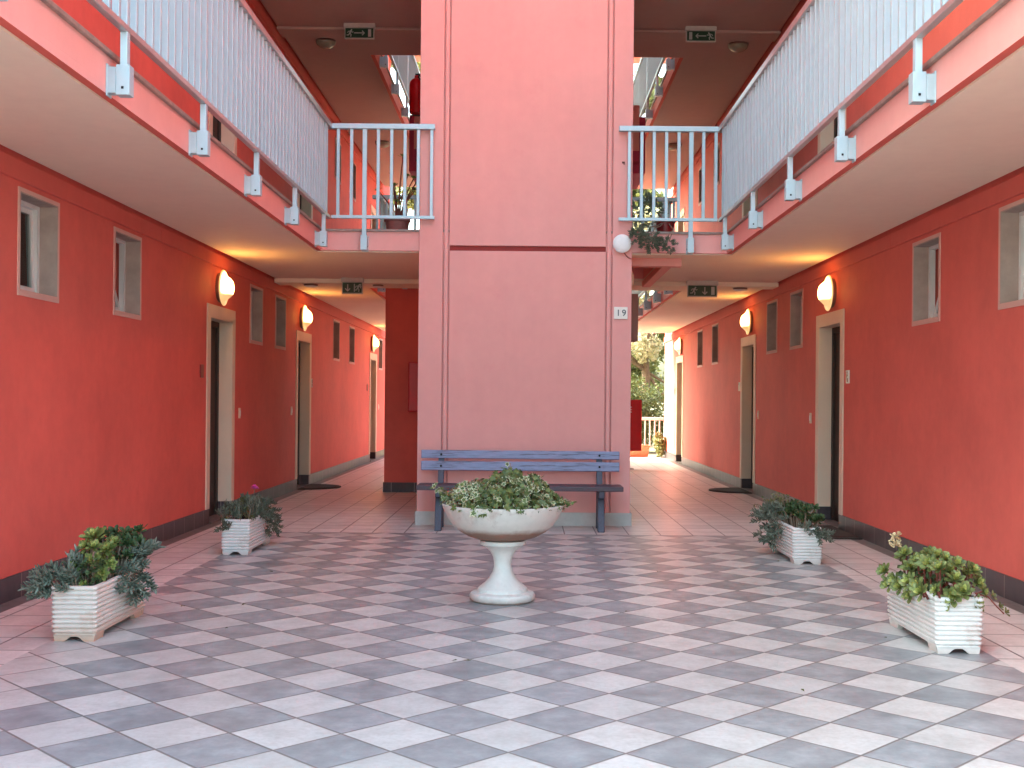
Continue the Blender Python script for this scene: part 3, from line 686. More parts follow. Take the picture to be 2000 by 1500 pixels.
# ------------------------------------------------------------------ exit signs
def stroke(mb, pts, w, y0=-0.004, y1=0.0):
    for (a, b) in zip(pts[:-1], pts[1:]):
        a, b = Vector(a), Vector(b); d = (b - a); n = Vector((-d.y, d.x)).normalized() * w / 2; e = d.normalized() * w * 0.3
        q = [a - n - e, b - n + e, b + n + e, a + n - e]
        mb.prism([(p.x, p.y) for p in q], 1, y0, y1)
def runner(mb, cx, cz, h, fl, y0):
    P = lambda x, z: (cx + fl * x * h, cz + z * h)
    k = [P(0.20 + 0.10 * math.cos(a), 0.40 + 0.10 * math.sin(a)) for a in [i * math.pi / 5 for i in range(10)]]
    mb.prism(k, 1, y0 - 0.004, y0)
    for pts, w in (([P(0.10, 0.28), P(-0.04, -0.06)], 0.20), ([P(0.10, 0.24), P(0.30, 0.08), P(0.42, 0.16)], 0.085), ([P(0.04, 0.24), P(-0.22, 0.22), P(-0.34, 0.04)], 0.085),
                   ([P(-0.02, -0.08), P(0.14, -0.22), P(0.10, -0.48)], 0.11), ([P(-0.06, -0.06), P(-0.20, -0.28), P(-0.44, -0.30)], 0.11)):
        stroke(mb, pts, w * h, y0 - 0.004, y0)
def exit_sign(cx, y, ztop, w, h, kind, label):
    root = thing('exit_sign', label, 'exit sign', (cx, y, ztop), 0, 'emergency exit signs under the ceilings')
    hz = 0.055; bw = w / 2 + 0.012
    mb = MB(); mb.box(-bw - 0.008, bw + 0.008, -0.035, 0.045, -hz, 0); mb.box(-bw, bw, -0.014, 0.02, -hz - h - 0.012, -hz)
    mb.build('housing', M['signbox'], root, bevel=0.005)
    zc = -hz - h / 2 - 0.002; mb = MB(); mb.box(-w / 2, w / 2, -0.0175, -0.0145, zc - h / 2 + 0.004, zc + h / 2 - 0.004); mb.build('sign_panel', M['signgreen'], root)
    y0 = -0.0178; mb = MB()
    def arrow(ax, d, L):
        v = Vector(d); p = Vector((-v.y, v.x)); c = Vector((ax, zc)); tip = c + v * L / 2; tail = c - v * L / 2; hd = h * 0.2
        stroke(mb, [tuple(tail), tuple(tip - v * 0.01)], h * 0.09, y0 - 0.004, y0)
        stroke(mb, [tuple(tip - v * hd + p * hd), tuple(tip), tuple(tip - v * hd - p * hd)], h * 0.09, y0 - 0.004, y0)
    def door(ax, ww=0.30): mb.box(ax - h * ww / 2, ax + h * ww / 2, y0 - 0.004, y0, zc - h * 0.36, zc + h * 0.36)
    if kind == 'right': runner(mb, -w * 0.33, zc, h * 0.72, 1, y0); arrow(0.0, (1, 0), w * 0.36); door(w * 0.37)
    elif kind == 'left': runner(mb, w * 0.33, zc, h * 0.72, -1, y0); arrow(-0.0, (-1, 0), w * 0.36); door(-w * 0.37)
    elif kind == 'rundown': runner(mb, -w * 0.30, zc, h * 0.72, 1, y0); arrow(0.03, (0, -1), h * 0.62); door(w * 0.37)
    else:
        arrow(-w * 0.24, (0, -1), h * 0.58)
        ax = w * 0.25; mb.box(ax - 0.038, ax - 0.026, y0 - 0.004, y0, zc - h * 0.36, zc + h * 0.36)
        runner(mb, ax + 0.012, zc, h * 0.70, 1, y0); mb.box(ax + 0.040, ax + 0.05, y0 - 0.004, y0, zc - h * 0.05, zc + h * 0.36)
    mb.build('pictogram', M['signwhite'], root, fix=True)
exit_sign(-2.12, 14.26, CEIL2, 0.345, 0.125, 'right', 'dark exit sign with arrow pointing right on the upper left ceiling')
exit_sign(2.11, 14.26, CEIL2, 0.345, 0.125, 'left', 'dark exit sign with arrow pointing left on the upper right ceiling')
exit_sign(-2.18, 14.26, CEIL, 0.235, 0.135, 'down', 'small dark green exit sign with down arrow over the left corridor')
exit_sign(2.155, 14.26, CEIL, 0.35, 0.135, 'rundown', 'wide dark green exit sign with runner and down arrow over the right corridor')

# ------------------------------------------------------------------ fittings on the pillar
def text_mesh(body, size, depth):
    cu = bpy.data.curves.new('numeral_curve', 'FONT'); cu.body = body; cu.size = size; cu.extrude = depth
    cu.align_x = 'CENTER'; cu.align_y = 'CENTER'; cu.space_character = 1.25; cu.offset = 0.0006
    o = bpy.data.objects.new('numeral_tmp', cu); C.objects.link(o)
    dg = bpy.context.evaluated_depsgraph_get(); me = bpy.data.meshes.new_from_object(o.evaluated_get(dg))
    bpy.data.objects.remove(o); bpy.data.curves.remove(cu); return me
np_ = thing('house_number', 'square white ceramic plate reading 19 on the right of the pillar', 'number plate', (0.94, PY, 2.165))
mb = MB(); mb.box(-0.070, 0.070, -0.016, -0.0005, -0.062, 0.062); mb.build('plate', M['ceramic'], np_, bevel=0.004)
me = text_mesh('19', 0.092, 0.001); me.materials.append(M['ink']); o = bpy.data.objects.new('numeral', me); C.objects.link(o)
o.parent = np_; o.location = (0.004, -0.0165, -0.002); o.rotation_euler = (R(90), 0, 0)
dl = thing('bulkhead_lamp', 'round white disc lamp on the front of the pillar', 'lamp', (0.945, PY, 2.865))
mb = MB(); mb.lathe([(0.088, -0.0005), (0.088, -0.03), (0.094, -0.034), (0.094, -0.05), (0.082, -0.062), (0.05, -0.070), (0, -0.073)], 40, axis='y'); mb.build('lamp_shade', M['white'], dl, fix=True, smooth=40)
mb = MB(); mb.tube([(0.02, -0.012, -0.085), (0.05, -0.012, -0.12), (0.075, -0.012, -0.14), (0.098, -0.012, -0.15)], 0.006); mb.build('cable', M['cable'], dl, smooth=60)
dl2 = thing('bulkhead_lamp', 'white disc lamp on the side of the pillar seen edge on', 'lamp', (PX1, 12.7, 2.62))
mb = MB(); mb.lathe([(0.088, 0.0005), (0.088, 0.04), (0.098, 0.044), (0.098, 0.07), (0.085, 0.095), (0.05, 0.11), (0, 0.115)], 36, axis='x'); mb.build('lamp_shade', M['white'], dl2, fix=True, smooth=40)
mb = MB(); mb.lathe([(0.1, 0.0004), (0.1, 0.012), (0, 0.012)], 30, axis='x'); mb.build('lamp_mount', M['white'], dl2, fix=True, smooth=40)
mbx = thing('meter_box', 'brown grey box on the side of the pillar above the right passage', 'box', (PX1, 12.95, 1.95))
mb = MB(); mb.box(0.001, 0.19, 0, 0.34, 0, 0.53); mb.build('casing', M['box'], mbx, bevel=0.006)
mb = MB(); mb.box(0.01, 0.18, -0.008, -0.0005, 0.02, 0.51); mb.build('lid', M['box'], mbx, bevel=0.004)
for nm, x in (('left', -0.995), ('right', 0.955)):
    hk = MB(); hk.tube([(0, 0.0, 0), (0, -0.03, 0), (0.004, -0.045, -0.01), (0.004, -0.045, -0.03)], 0.005); hk.obox((0, -0.003, 0), (0.028, 0.006, 0.018), (0, 0, 0))
    o = hk.build('wall_hook', M['iron'], loc=(x, PY, 3.695)); tag(o, 'small rusty hook on the pillar beside the %s short railing' % nm, 'hook')

# ------------------------------------------------------------------ plates and switches by the doors, doormats
def plate(side, y, z, mat, label, marks, mark_mat):
    xw = XL if side < 0 else XR
    root = thing('door_sign', label, 'door sign', (xw, y, z), 0, 'small plates beside the doors'); s = -side
    mb = MB(); mb.box(0.0005 * s, s * 0.014, -0.05, 0.05, -0.065, 0.065); mb.build('plate', mat, root, fix=True, bevel=0.004)
    mb = MB()
    for (a, b, w) in marks:
        (y0, z0), (y1, z1) = a, b; d = Vector((y1 - y0, z1 - z0)); n = Vector((-d.y, d.x)).normalized() * w / 2
        q = [(y0 - n.x, z0 - n.y), (y1 - n.x, z1 - n.y), (y1 + n.x, z1 + n.y), (y0 + n.x, z0 + n.y)]
        mb.prism(q, 0, s * 0.0142, s * 0.0165)
    if marks: mb.build('motif', mark_mat, root, fix=True)
loop = [((0.025 * math.cos(a) , 0.028 + 0.022 * math.sin(a)), (0.025 * math.cos(a + 0.55), 0.028 + 0.022 * math.sin(a + 0.55)), 0.009) for a in [k * 0.5236 for k in range(12)]]
motif = loop + [((-0.03, -0.05), (0.01, -0.01), 0.009), ((0.025, 0.02), (0.0, -0.05), 0.009), ((-0.03, -0.015), (-0.005, -0.045), 0.008)]
plate(-1, 11.30, 1.53, M['redplate'], 'dark red plate left of the nearest left door', [], M['ink'])
plate(-1, 17.06, 1.50, M['ceramic'], 'pale patterned plate just past the middle left door', motif, M['redplate'])
plate(-1, 23.0, 1.50, M['redplate'], 'dark plate beside the farthest left door', [], M['ink'])
plate(1, 11.32, 1.53, M['ceramic'], 'pale patterned plate right of the nearest right door', motif, M['redplate'])
plate(1, 17.12, 1.50, M['ceramic'], 'plain pale plate just past the middle right door', motif[:3], M['redplate'])
plate(1, 24.6, 1.50, M['redplate'], 'dark plate beside the farthest right door', [], M['ink'])
def switch(side, y, label):
    xw = XL if side < 0 else XR; s = -side
    root = thing('doorbell', label, 'doorbell', (xw, y, 1.10), 0, 'doorbell switches in the corridors')
    mb = MB(); mb.box(s * 0.0005, s * 0.011, -0.038, 0.038, -0.058, 0.058); mb.build('cover_plate', M['cream'], root, fix=True, bevel=0.004)
    mb = MB(); mb.box(s * 0.0112, s * 0.017, -0.016, 0.016, -0.03, 0.03); mb.build('button', M['white'], root, fix=True, bevel=0.003)
switch(-1, 12.80, 'cream doorbell switch past the nearest left door'); switch(-1, 15.62, 'cream doorbell switch before the middle left door')
switch(1, 12.80, 'cream doorbell switch past the nearest right door'); switch(1, 15.70, 'cream doorbell switch before the middle right door')
switch(-1, 24.75, 'cream doorbell switch past the farthest left door'); switch(1, 24.98, 'cream doorbell switch past the farthest right door')
def doormat(side, y, w, d, label, rnd_=True):
    xw = (XL + 0.03) if side < 0 else (XR - 0.03); s = -side; mb = MB()
    if rnd_: pts = [(s * d * math.sin(a), -w / 2 * math.cos(a)) for a in [k * math.pi / 20 for k in range(21)]]
    else: pts = [(0, -w / 2), (s * d, -w / 2), (s * d, w / 2), (0, w / 2)]
    mb.prism(pts, 2, 0.002, 0.016)
    ins = [(p[0] * 0.86 + s * d * 0.05, p[1] * 0.86) for p in pts]; mb.prism(ins, 2, 0.0165, 0.021)
    o = mb.build('doormat', M['mat'], loc=(xw, y, 0), fix=True); tag(o, label, 'doormat', 'doormats in front of the doors')
doormat(-1, 16.45, 0.95, 0.52, 'half round dark doormat at the middle left door'); doormat(1, 16.45, 0.95, 0.52, 'half round dark doormat at the middle right door')
doormat(1, 11.25, 1.1, 0.42, 'rectangular dark doormat before the nearest right door', False)

# ------------------------------------------------------------------ red cabinets
rc = thing('fire_hose_cabinet', 'red cabinet on a post in the right passage, striped vents on its door', 'fire cabinet', (1.85, 21.6, 0))
mb = MB(); mb.box(-0.29, 0.29, -0.12, 0.12, 0.34, 1.30); mb.build('cabinet', M['red'], rc, bevel=0.012)
mb = MB(); mb.box(-0.27, 0.265, -0.134, -0.1205, 0.36, 1.28); mb.build('cabinet_door', M['red'], rc, bevel=0.008)
mb = MB()
for k in range(3): mb.box(-0.12, 0.10, -0.138, -0.1345, 1.06 + 0.045 * k, 1.08 + 0.045 * k)
mb.build('vent', M['signbox'], rc)
mb = MB(); mb.box(-0.05, 0.05, -0.05, 0.05, 0.012, 0.34); mb.box(-0.15, 0.15, -0.13, 0.13, 0, 0.012); mb.build('post', M['lampmount'], rc)
rw = thing('fire_hose_cabinet', 'narrow red cabinet on the dark red wall block left of the pillar', 'fire cabinet', (-1.45, 15.72, 1.10))
mb = MB(); mb.box(-0.17, 0.17, -0.12, -0.001, 0, 0.68); mb.build('cabinet', M['red'], rw, bevel=0.01)
mb = MB(); mb.box(-0.155, 0.155, -0.13, -0.1205, 0.015, 0.665); mb.build('cabinet_door', M['red'], rw, bevel=0.006)
mb = MB(); mb.box(0.11, 0.13, -0.145, -0.1305, 0.3, 0.38); mb.build('cabinet_handle', M['boltm'], rw)
rt = thing('fire_extinguisher', 'red rounded extinguisher on the pink landing seen over the left short railing', 'extinguisher', (-1.66, 16.82, 5.45))
mb = MB(); mb.lathe([(0.0, 0), (0.10, 0), (0.105, 0.02), (0.105, 0.40), (0.095, 0.46), (0.06, 0.50), (0.03, 0.515), (0.03, 0.55), (0, 0.55)], 26); mb.build('cylinder_body', M['red'], rt, fix=True, smooth=40)
mb = MB(); mb.box(-0.02, 0.09, -0.015, 0.015, 0.54, 0.58); mb.tube([(0.03, -0.06, 0.52), (0.10, -0.10, 0.42), (0.11, -0.10, 0.20)], 0.012); mb.build('hose', M['boltm'], rt)
mb = MB(); mb.box(-0.07, 0.07, 0.06, 0.085, -0.02, 0.30); mb.build('wall_holder', M['boltm'], rt)

# ------------------------------------------------------------------ bench
bn = thing('park_bench', 'lavender blue slatted bench standing in front of the pillar', 'bench', (-0.065, 11.3, 0))
def bench_slat(z0, z1, y, tilt, name, mat, half, th, dy=0.0):
    mb = MB(); mb.obox((0, 0, 0), (2 * half, th, z1 - z0), (0, 0, 0)); return mb.build(name, mat, bn, loc=(0, y + dy, (z0 + z1) / 2), rot=(tilt, 0, 0), bevel=0.006)
bench_slat(0.684, 0.766, 0.205, R(-8), 'back_slat', M['bluewood'], 0.99, 0.032)
bench_slat(0.565, 0.658, 0.19, R(-8), 'back_slat', M['bluewood'], 0.99, 0.032)
for k, (y, w) in enumerate(((-0.15, 0.12), (-0.02, 0.12), (0.11, 0.12))):
    mb = MB(); mb.obox((0, 0, 0), (2.0, w, 0.046), (0, 0, 0)); mb.build('seat_plank', M['darkwood'], bn, loc=(0, y, 0.418), bevel=0.006)
for sx in (-0.79, 0.79):
    mb = MB(); mb.prism([(-0.20, 0.0), (-0.10, 0.0), (0.06, 0.394), (-0.06, 0.394)], 0, sx - 0.033, sx + 0.033); mb.build('leg', M['legwood'], bn, bevel=0.005)
    mb = MB(); mb.prism([(0.14, 0.0), (0.23, 0.0), (0.185, 0.394), (0.268, 0.755), (0.222, 0.755), (0.125, 0.394)], 0, sx - 0.029, sx + 0.029); mb.build('back_post', M['legwood'], bn, bevel=0.005)
    mb = MB(); mb.box(sx - 0.0285, sx + 0.0285, -0.19, 0.18, 0.33, 0.393); mb.build('seat_rail', M['legwood'], bn, bevel=0.004)
    for z, y in ((0.725, 0.19), (0.612, 0.174)):
        mb = MB(); mb.lathe([(0.011, 0), (0.011, -0.007), (0.006, -0.011), (0, -0.011)], 12, axis='y'); mb.build('bolt', M['boltm'], bn, loc=(sx, y - 0.003, z), fix=True)

# ------------------------------------------------------------------ leaves
def frame(d, up=Vector((0, 0, 1))):
    d = d.normalized(); s = d.cross(up)
    if s.length < 1e-3: s = d.cross(Vector((1, 0, 0)))
    s.normalize(); return d, s, s.cross(d).normalized()
def leaf_blade(mb, p, d, L, W, curl=0.25, up=Vector((0, 0, 1)), mi=0, prof=((0, .12), (.35, .75), (.7, 1.0), (.9, .6), (1.0, .05)), cup=0.25):
    d, s, u = frame(d, up); vs = []; fs = []
    for t, w in prof:
        c = p + d * L * t + u * (curl * L * (t * t))
        vs += [c - s * W / 2 * w + u * W * cup * w, c, c + s * W / 2 * w + u * W * cup * w]
    for i in range(len(prof) - 1):
        a = i * 3; fs += [(a, a + 1, a + 4, a + 3), (a + 1, a + 2, a + 5, a + 4)]
    mb.add(vs, fs, mi)
def rosette(mb, p, axis, r, n=22, mi=0, rg=rnd, W=0.42, inner=None):
    axis = axis.normalized(); q = axis.to_track_quat('Z', 'Y')
    for k in range(n):
        t = k / (n - 1); a = k * 2.39996 + rg.uniform(-.15, .15); el = R(78) * (1 - t) + R(8) * t
        d = q @ Vector((math.cos(a) * math.cos(el), math.sin(a) * math.cos(el), math.sin(el)))
        L = r * (0.42 + 0.62 * t) * rg.uniform(.9, 1.08)
        leaf_blade(mb, p + axis * r * 0.12 * (1 - t), d, L, L * W * 1.12, 0.16, axis, (inner if inner is not None and t < 0.5 else mi), ((0, .25), (.3, .55), (.6, .95), (.76, 1.0), (.92, .55), (1.0, .03)), 0.2)
def finger_spray(mb, p, d, L, n, mi=0, rg=rnd, fl=0.045, fw=0.009):
    """shoot with finger shaped leaves all along it"""
    d = d.normalized(); dd, s, u = frame(d)
    for k in range(n):
        t = 0.25 + 0.75 * k / n; a = k * 2.4 + rg.uniform(-.3, .3); el = 0.45 + 0.5 * t
        v = dd * el + (s * math.cos(a) + u * math.sin(a)) * (1.15 - 0.6 * t)
        c = p + dd * L * t; v.normalize(); q = v.to_track_quat('Z', 'Y'); l = fl * rg.uniform(.75, 1.2); vs = []
        rings = ((0, .5), (.35, 1), (.75, .85), (1.0, .1))
        for tt, w in rings:
            for m_ in range(4):
                b = m_ * math.pi / 2; vs.append(c + v * l * tt + Vector((0, 0, 1)) * l * 0.18 * tt * tt + q @ Vector((math.cos(b), math.sin(b) * .7, 0)) * fw * w)
        fs = [(i * 4 + j, i * 4 + (j + 1) % 4, i * 4 + 4 + (j + 1) % 4, i * 4 + 4 + j) for i in range(3) for j in range(4)]
        mb.add(vs, fs, mi)
def small_leaf(mb, p, nrm, L, W, mi=0, rg=rnd):
    q = nrm.to_track_quat('Z', 'Y'); a = rg.uniform(0, 6.28); ca, sa = math.cos(a), math.sin(a)
    vs = []
    for x, y, z in ((-L / 2, 0, 0), (-.1 * L, -W / 2, .12 * W), (L / 2, 0, -.1 * L), (-.1 * L, W / 2, .12 * W)):
        vs.append(p + q @ Vector((x * ca - y * sa, x * sa + y * ca, z)))
    mb.add(vs, [(0, 1, 2), (0, 2, 3)], mi)
def rv(rg=rnd):
    while True:
        v = Vector((rg.uniform(-1, 1), rg.uniform(-1, 1), rg.uniform(-1, 1)))
        if 0.05 < v.length < 1: return v.normalized()

# ------------------------------------------------------------------ the urn and its ivy
UX, UY = -0.148, 7.31
un = thing('pedestal_urn', 'weathered white bowl urn on a flared pedestal in the middle of the floor', 'urn', (UX, UY, 0))
prof = [(0.0, 0.385), (0.12, 0.385), (0.165, 0.392), (0.22, 0.410), (0.275, 0.440), (0.32, 0.480), (0.352, 0.525), (0.372, 0.570), (0.388, 0.603), (0.388, 0.612), (0.374, 0.612), (0.356, 0.575), (0.33, 0.55), (0.0, 0.55)]
mb = MB(); mb.lathe(prof, 64); mb.build('bowl', M['urn'], un, fix=True, smooth=35)
prof = [(0.0, 0.0), (0.195, 0.0), (0.208, 0.012), (0.209, 0.034), (0.200, 0.050), (0.180, 0.058), (0.160, 0.060), (0.157, 0.078), (0.142, 0.092), (0.112, 0.115), (0.085, 0.145), (0.066, 0.178), (0.056, 0.212), (0.055, 0.240), (0.062, 0.275), (0.080, 0.310), (0.108, 0.338), (0.140, 0.354), (0.146, 0.358), (0.146, 0.382), (0.0, 0.384)]
mb = MB(); mb.lathe(prof, 56); mb.build('pedestal', M['pedestal'], un, fix=True, smooth=35)
mb = MB(); mb.lathe([(0.352, 0.551), (0.345, 0.575), (0.25, 0.592), (0.0, 0.60)], 40); mb.build('soil', M['soil'], un, fix=True, smooth=60)
iv = thing('ivy_plant', 'variegated ivy heaped over the bowl of the pedestal urn', 'plant', (UX, UY, 0.6))
LOBE = [(-0.06, 0.0), (-0.42, 0.16), (-0.26, 0.36), (-0.46, 0.66), (-0.17, 0.64), (0.0, 1.05), (0.17, 0.64), (0.46, 0.66), (0.26, 0.36), (0.42, 0.16), (0.06, 0.0)]
def ivy_leaf(mb, p, n, size, cream, rg):
    q = n.to_track_quat('Z', 'Y'); a = rg.uniform(0, 6.28); ca, sa = math.cos(a), math.sin(a); fold = rg.uniform(.05, .25)
    def P(x, y, dz): return p + q @ Vector(((x * ca - y * sa) * size, (x * sa + y * ca) * size, (dz - abs(x) * fold * -1 - 0.15 * y * y) * size))
    n_ = len(LOBE)
    mb.add([P(0, 0.35, 0)] + [P(x, y, 0) for x, y in LOBE], [(0, i + 1, i + 2) for i in range(n_ - 1)], 1 if cream else 0)
    if cream: mb.add([P(0, 0.35, 0.035)] + [P(x * 0.68, 0.35 + (y - 0.35) * 0.68, 0.035) for x, y in LOBE], [(0, i + 1, i + 2) for i in range(n_ - 1)], 0)
mb = MB(); rg = random.Random(3); st = MB()
def ivy_height(x, y):
    h = 0.025 + 0.105 * max(0, 1 - (x * x + y * y) / 0.17)
    h += 0.105 * math.exp(-(((x - 0.03) / 0.10) ** 2)) * (1 if abs(y) < .3 else .5) + 0.055 * math.exp(-(((x + 0.24) / 0.12) ** 2)) + 0.085 * math.exp(-(((x - 0.21) / 0.09) ** 2))
    return h
for k in range(1750):
    a = rg.uniform(0, 6.28); r = 0.385 * math.sqrt(rg.random()); x, y = r * math.cos(a), r * math.sin(a)
    h = ivy_height(x, y); top = rg.random() ** 0.6; z = h * top + rg.uniform(-.012, .02)
    if r > 0.35: z = rg.uniform(-0.005, 0.05) if rg.random() < .75 else rg.uniform(-.02, .09)
    n = (Vector((x, y - 0.12, 0.32 + rg.uniform(-.1, .3))).normalized() + rv(rg) * 0.55).normalized()
    pc = 0.72 if x < -0.14 else (0.22 if x < 0.08 else 0.30); pc *= 0.35 if z > 0.17 else 1
    ivy_leaf(mb, Vector((x, y, z)), n, rg.uniform(.030, .052), rg.random() < pc, rg)
for (tx, ty, tz) in ((0.045, -0.05, 0.275), (0.03, 0.0, 0.24), (-0.06, 0.05, 0.20), (-0.09, -0.02, 0.19), (0.10, 0.03, 0.21), (0.22, -0.04, 0.185), (0.235, .02, .17), (-0.43, -0.08, 0.115), (-0.40, -.02, .10), (0.43, -0.10, 0.03), (.41, -.1, .05)):
    base = Vector((tx * 0.7, ty * 0.7, 0.0)); tip = Vector((tx, ty, tz))
    st.tube([base, (base + tip) / 2 + Vector((0.01, 0, 0.02)), tip], 0.0022, 5)
    for j in range(12):
        p = base.lerp(tip, 0.35 + 0.65 * j / 11) + rv(rg) * 0.022; ivy_leaf(mb, p, (rv(rg) + Vector((0, -.7, .6))).normalized(), rg.uniform(.026, .044), rg.random() < (.7 if tx < -.2 else .2), rg)
mb.build('foliage', [M['ivy'], M['ivycream']], iv); st.build('stem', M['stem'], iv)

# ------------------------------------------------------------------ ribbed planters
def planter(x0, x1, y0, y1, mat, label):
    w, l, H = x1 - x0, y1 - y0, 0.288
    root = thing('planter_box', label, 'planter', ((x0 + x1) / 2, (y0 + y1) / 2, 0), 0, 'white ribbed planters along the court')
    mb = MB(); prof = []; nr = 10; z0 = 0.042
    prof += [(-0.012, 0.006), (-0.004, 0.034)]
    for k in range(nr):
        a = z0 + (H - z0) * k / nr; p = (H - z0) / nr; dr = 0.004 * k / nr
        prof += [(-0.006 + dr, a + 0.001), (0.0015 + dr, a + p * .25), (0.0035 + dr, a + p * .5), (0.0015 + dr, a + p * .78), (-0.006 + dr, a + p * .95)]
    prof += [(-0.001, H), (-0.018, H), (-0.020, H - 0.05)]
    def ring(e, z, c=0.014):
        a, b = w / 2 + e, l / 2 + e
        return [(-a + c, -b, z), (a - c, -b, z), (a, -b + c, z), (a, b - c, z), (a - c, b, z), (-a + c, b, z), (-a, b - c, z), (-a, -b + c, z)]
    vs = []; fs = []
    for e, z in prof: vs += ring(e, z)
    for i in range(len(prof) - 1):
        for k in range(8): fs.append((i * 8 + k, i * 8 + (k + 1) % 8, i * 8 + 8 + (k + 1) % 8, i * 8 + 8 + k))
    fs.append(tuple(range((len(prof) - 1) * 8, len(prof) * 8)))
    # feet line: cut the lowest ring into arches by replacing the bottom with corner feet
    mb.add(vs, fs[8:])
    b = w / 2 - 0.012; c = l / 2 - 0.012; z1 = 0.036
    def arch(length):
        h = length / 2; t = 0.24 * length; pts = [(-h, 0), (-t * 1.05, 0), (-t * .8, 0.010), (-t * .55, 0.021), (-t * .3, 0.025), (t * .3, 0.025), (t * .55, 0.021), (t * .8, 0.010), (t * 1.05, 0), (h, 0), (h + .006, z1), (-h - .006, z1)]
        return pts
    for e in (-1, 1):
        mb.prism(arch(2 * b), 1, e * (c + 0.0005), e * (c - 0.03))
        f = 0.13
        for g in (-1, 1):
            pts = [(g * (c - 0.03), 0), (g * (c - f), 0), (g * (c - f - 0.03), z1), (g * (c - 0.03), z1)]
            mb.prism(pts, 0, e * b, e * (b - 0.03))
    mb.add([(-b, -c, z1 + .001), (b, -c, z1 + .001), (b, c, z1 + .001), (-b, c, z1 + .001)], [(0, 1, 2, 3)])
    mb.build('box', mat, root, fix=True, smooth=38)
    mb = MB(); n = 9; vs = []; rg = random.Random(int(x0 * 97))
    for i in range(n + 1):
        for j in range(4): vs.append((-w / 2 + .02 + (w - .04) * j / 3, -l / 2 + .02 + (l - .04) * i / n, H - 0.025 + rg.uniform(-.008, .012)))
    mb.add(vs, [(i * 4 + j, i * 4 + j + 1, i * 4 + 5 + j, i * 4 + 4 + j) for i in range(n) for j in range(3)]); mb.build('soil', M['soil'], root)
    return root
planter(-2.452, -2.225, 5.95, 6.74, M['planterold'], 'rust stained ribbed planter, the near one on the left')
planter(-2.462, -2.238, 9.29, 10.10, M['planter'], 'clean white ribbed planter by the nearest left door, flower above it')
planter(2.088, 2.322, 5.84, 6.64, M['planter'], 'white ribbed planter full of green rosettes, the near one on the right')
planter(2.098, 2.325, 9.03, 9.92, M['planter'], 'white ribbed planter by the nearest right door with dark bushy plants')
PH = 0.27
def plant(name, label, loc, parts, group=None):
    root = thing(name, label, 'plant', loc, 0, group)
    for nm, mb, mats in parts: mb.build(nm, mats, root)
    return root
def rosettes(spots, seed, n=22, inner=None):
    """spots: (x,y,z,r, axis) local; returns foliage and stem builders"""
    rg = random.Random(seed); f = MB(); st = MB()
    for (x, y, z, r, ax) in spots:
        p = Vector((x, y, z)); a = Vector(ax) + rv(rg) * 0.15; rosette(f, p, a, r, n, 0, rg, 0.40, inner)
        b = Vector((x * 0.75, y * 0.92, -0.01)); st.tube([b, b.lerp(p, .5) + Vector((0, 0, .015)), p], [0.007, 0.006, 0.006], 6)
    return f, st
def filler(mb, seed, area, h, n, mi=0, L=.04, W=.024):
    rg = random.Random(seed); x0, x1, y0, y1 = area
    for k in range(n):
        p = Vector((rg.uniform(x0, x1), rg.uniform(y0, y1), rg.uniform(-.01, h))); small_leaf(mb, p, (rv(rg) + Vector((0, -.4, .6))).normalized(), L * rg.uniform(.7, 1.3), W, mi, rg)
# near left planter: aeonium, dark bush and blue grey sprays
cx, cy = -2.338, 6.345
spots = [(0.035, -0.20, 0.245, 0.075, (-.1, -.6, .9)), (0.0, -0.22, 0.20, 0.055, (-.3, -.8, .6)), (0.075, -0.12, 0.17, 0.062, (.2, -.8, .7)), (0.045, -0.25, 0.13, 0.055, (.1, -1, .5)), (0.09, -0.24, 0.06, 0.045, (.4, -1, .3)),
         (-0.0, -0.08, 0.21, 0.06, (-.2, -.4, 1)), (0.065, -0.02, 0.19, 0.055, (.3, -.5, .9)), (0.03, -0.34, 0.015, 0.032, (0, -1, .4)), (0.10, -.16, .10, .045, (.6, -.8, .5)), (-.04, -.16, .14, .05, (-.6, -.6, .7))]
spots += [(-.03, -.30, .10, .05, (-.5, -1, .5)), (.06, -.10, .11, .055, (.3, -.8, .6)), (-.07, -.22, .09, .05, (-.8, -.7, .5)), (.0, -.16, .235, .05, (-.2, -.3, 1)), (.055, -.27, .20, .05, (.3, -.7, .7)), (-.045, -.04, .13, .055, (-.6, -.3, .8))]
f, st = rosettes(spots, 11, n=26, inner=2)
filler(f, 111, (-.09, .10, -.36, .02), .15, 260, 1)
plant('aeonium_plant', 'bright green rosette plant standing tallest in the rust stained planter', (cx, cy, PH), [('foliage', f, [M['aeo'], M['aeodark'], M['aeoheart']]), ('stem', st, M['stem'])])
rg = random.Random(5); spots = []
for k in range(52):
    spots.append((rg.uniform(-.08, .16), rg.uniform(0.02, 0.36), rg.uniform(0.06, 0.22), rg.uniform(.04, .062), (rg.uniform(-.4, .7), rg.uniform(-1, .3), rg.uniform(.3, 1))))
f, st = rosettes(spots, 12, n=15)
plant('succulent_bush', 'dark green bushy succulent at the back of the rust stained planter', (cx, cy, PH), [('foliage', f, M['aeodark']), ('stem', st, M['stem'])])
def sprays(seed, areas, L=(0.06, 0.12), fl=0.042, fw=0.008, n=16):
    rg = random.Random(seed); f = MB(); st = MB()
    for (x0, x1, y0, y1, z0, z1, dr, cnt) in areas:
        for k in range(cnt):
            p = Vector((rg.uniform(x0, x1), rg.uniform(y0, y1), rg.uniform(z0, z1))); d = (Vector(dr) + rv(rg) * 0.6).normalized(); l = rg.uniform(*L)
            finger_spray(f, p, d, l, n, 0, rg, fl, fw); st.tube([Vector((p.x * .8, p.y * .95, min(p.z, 0.0) if p.z > 0 else -0.0)), p, p + d * l * .9], 0.003, 5)
    return f, st
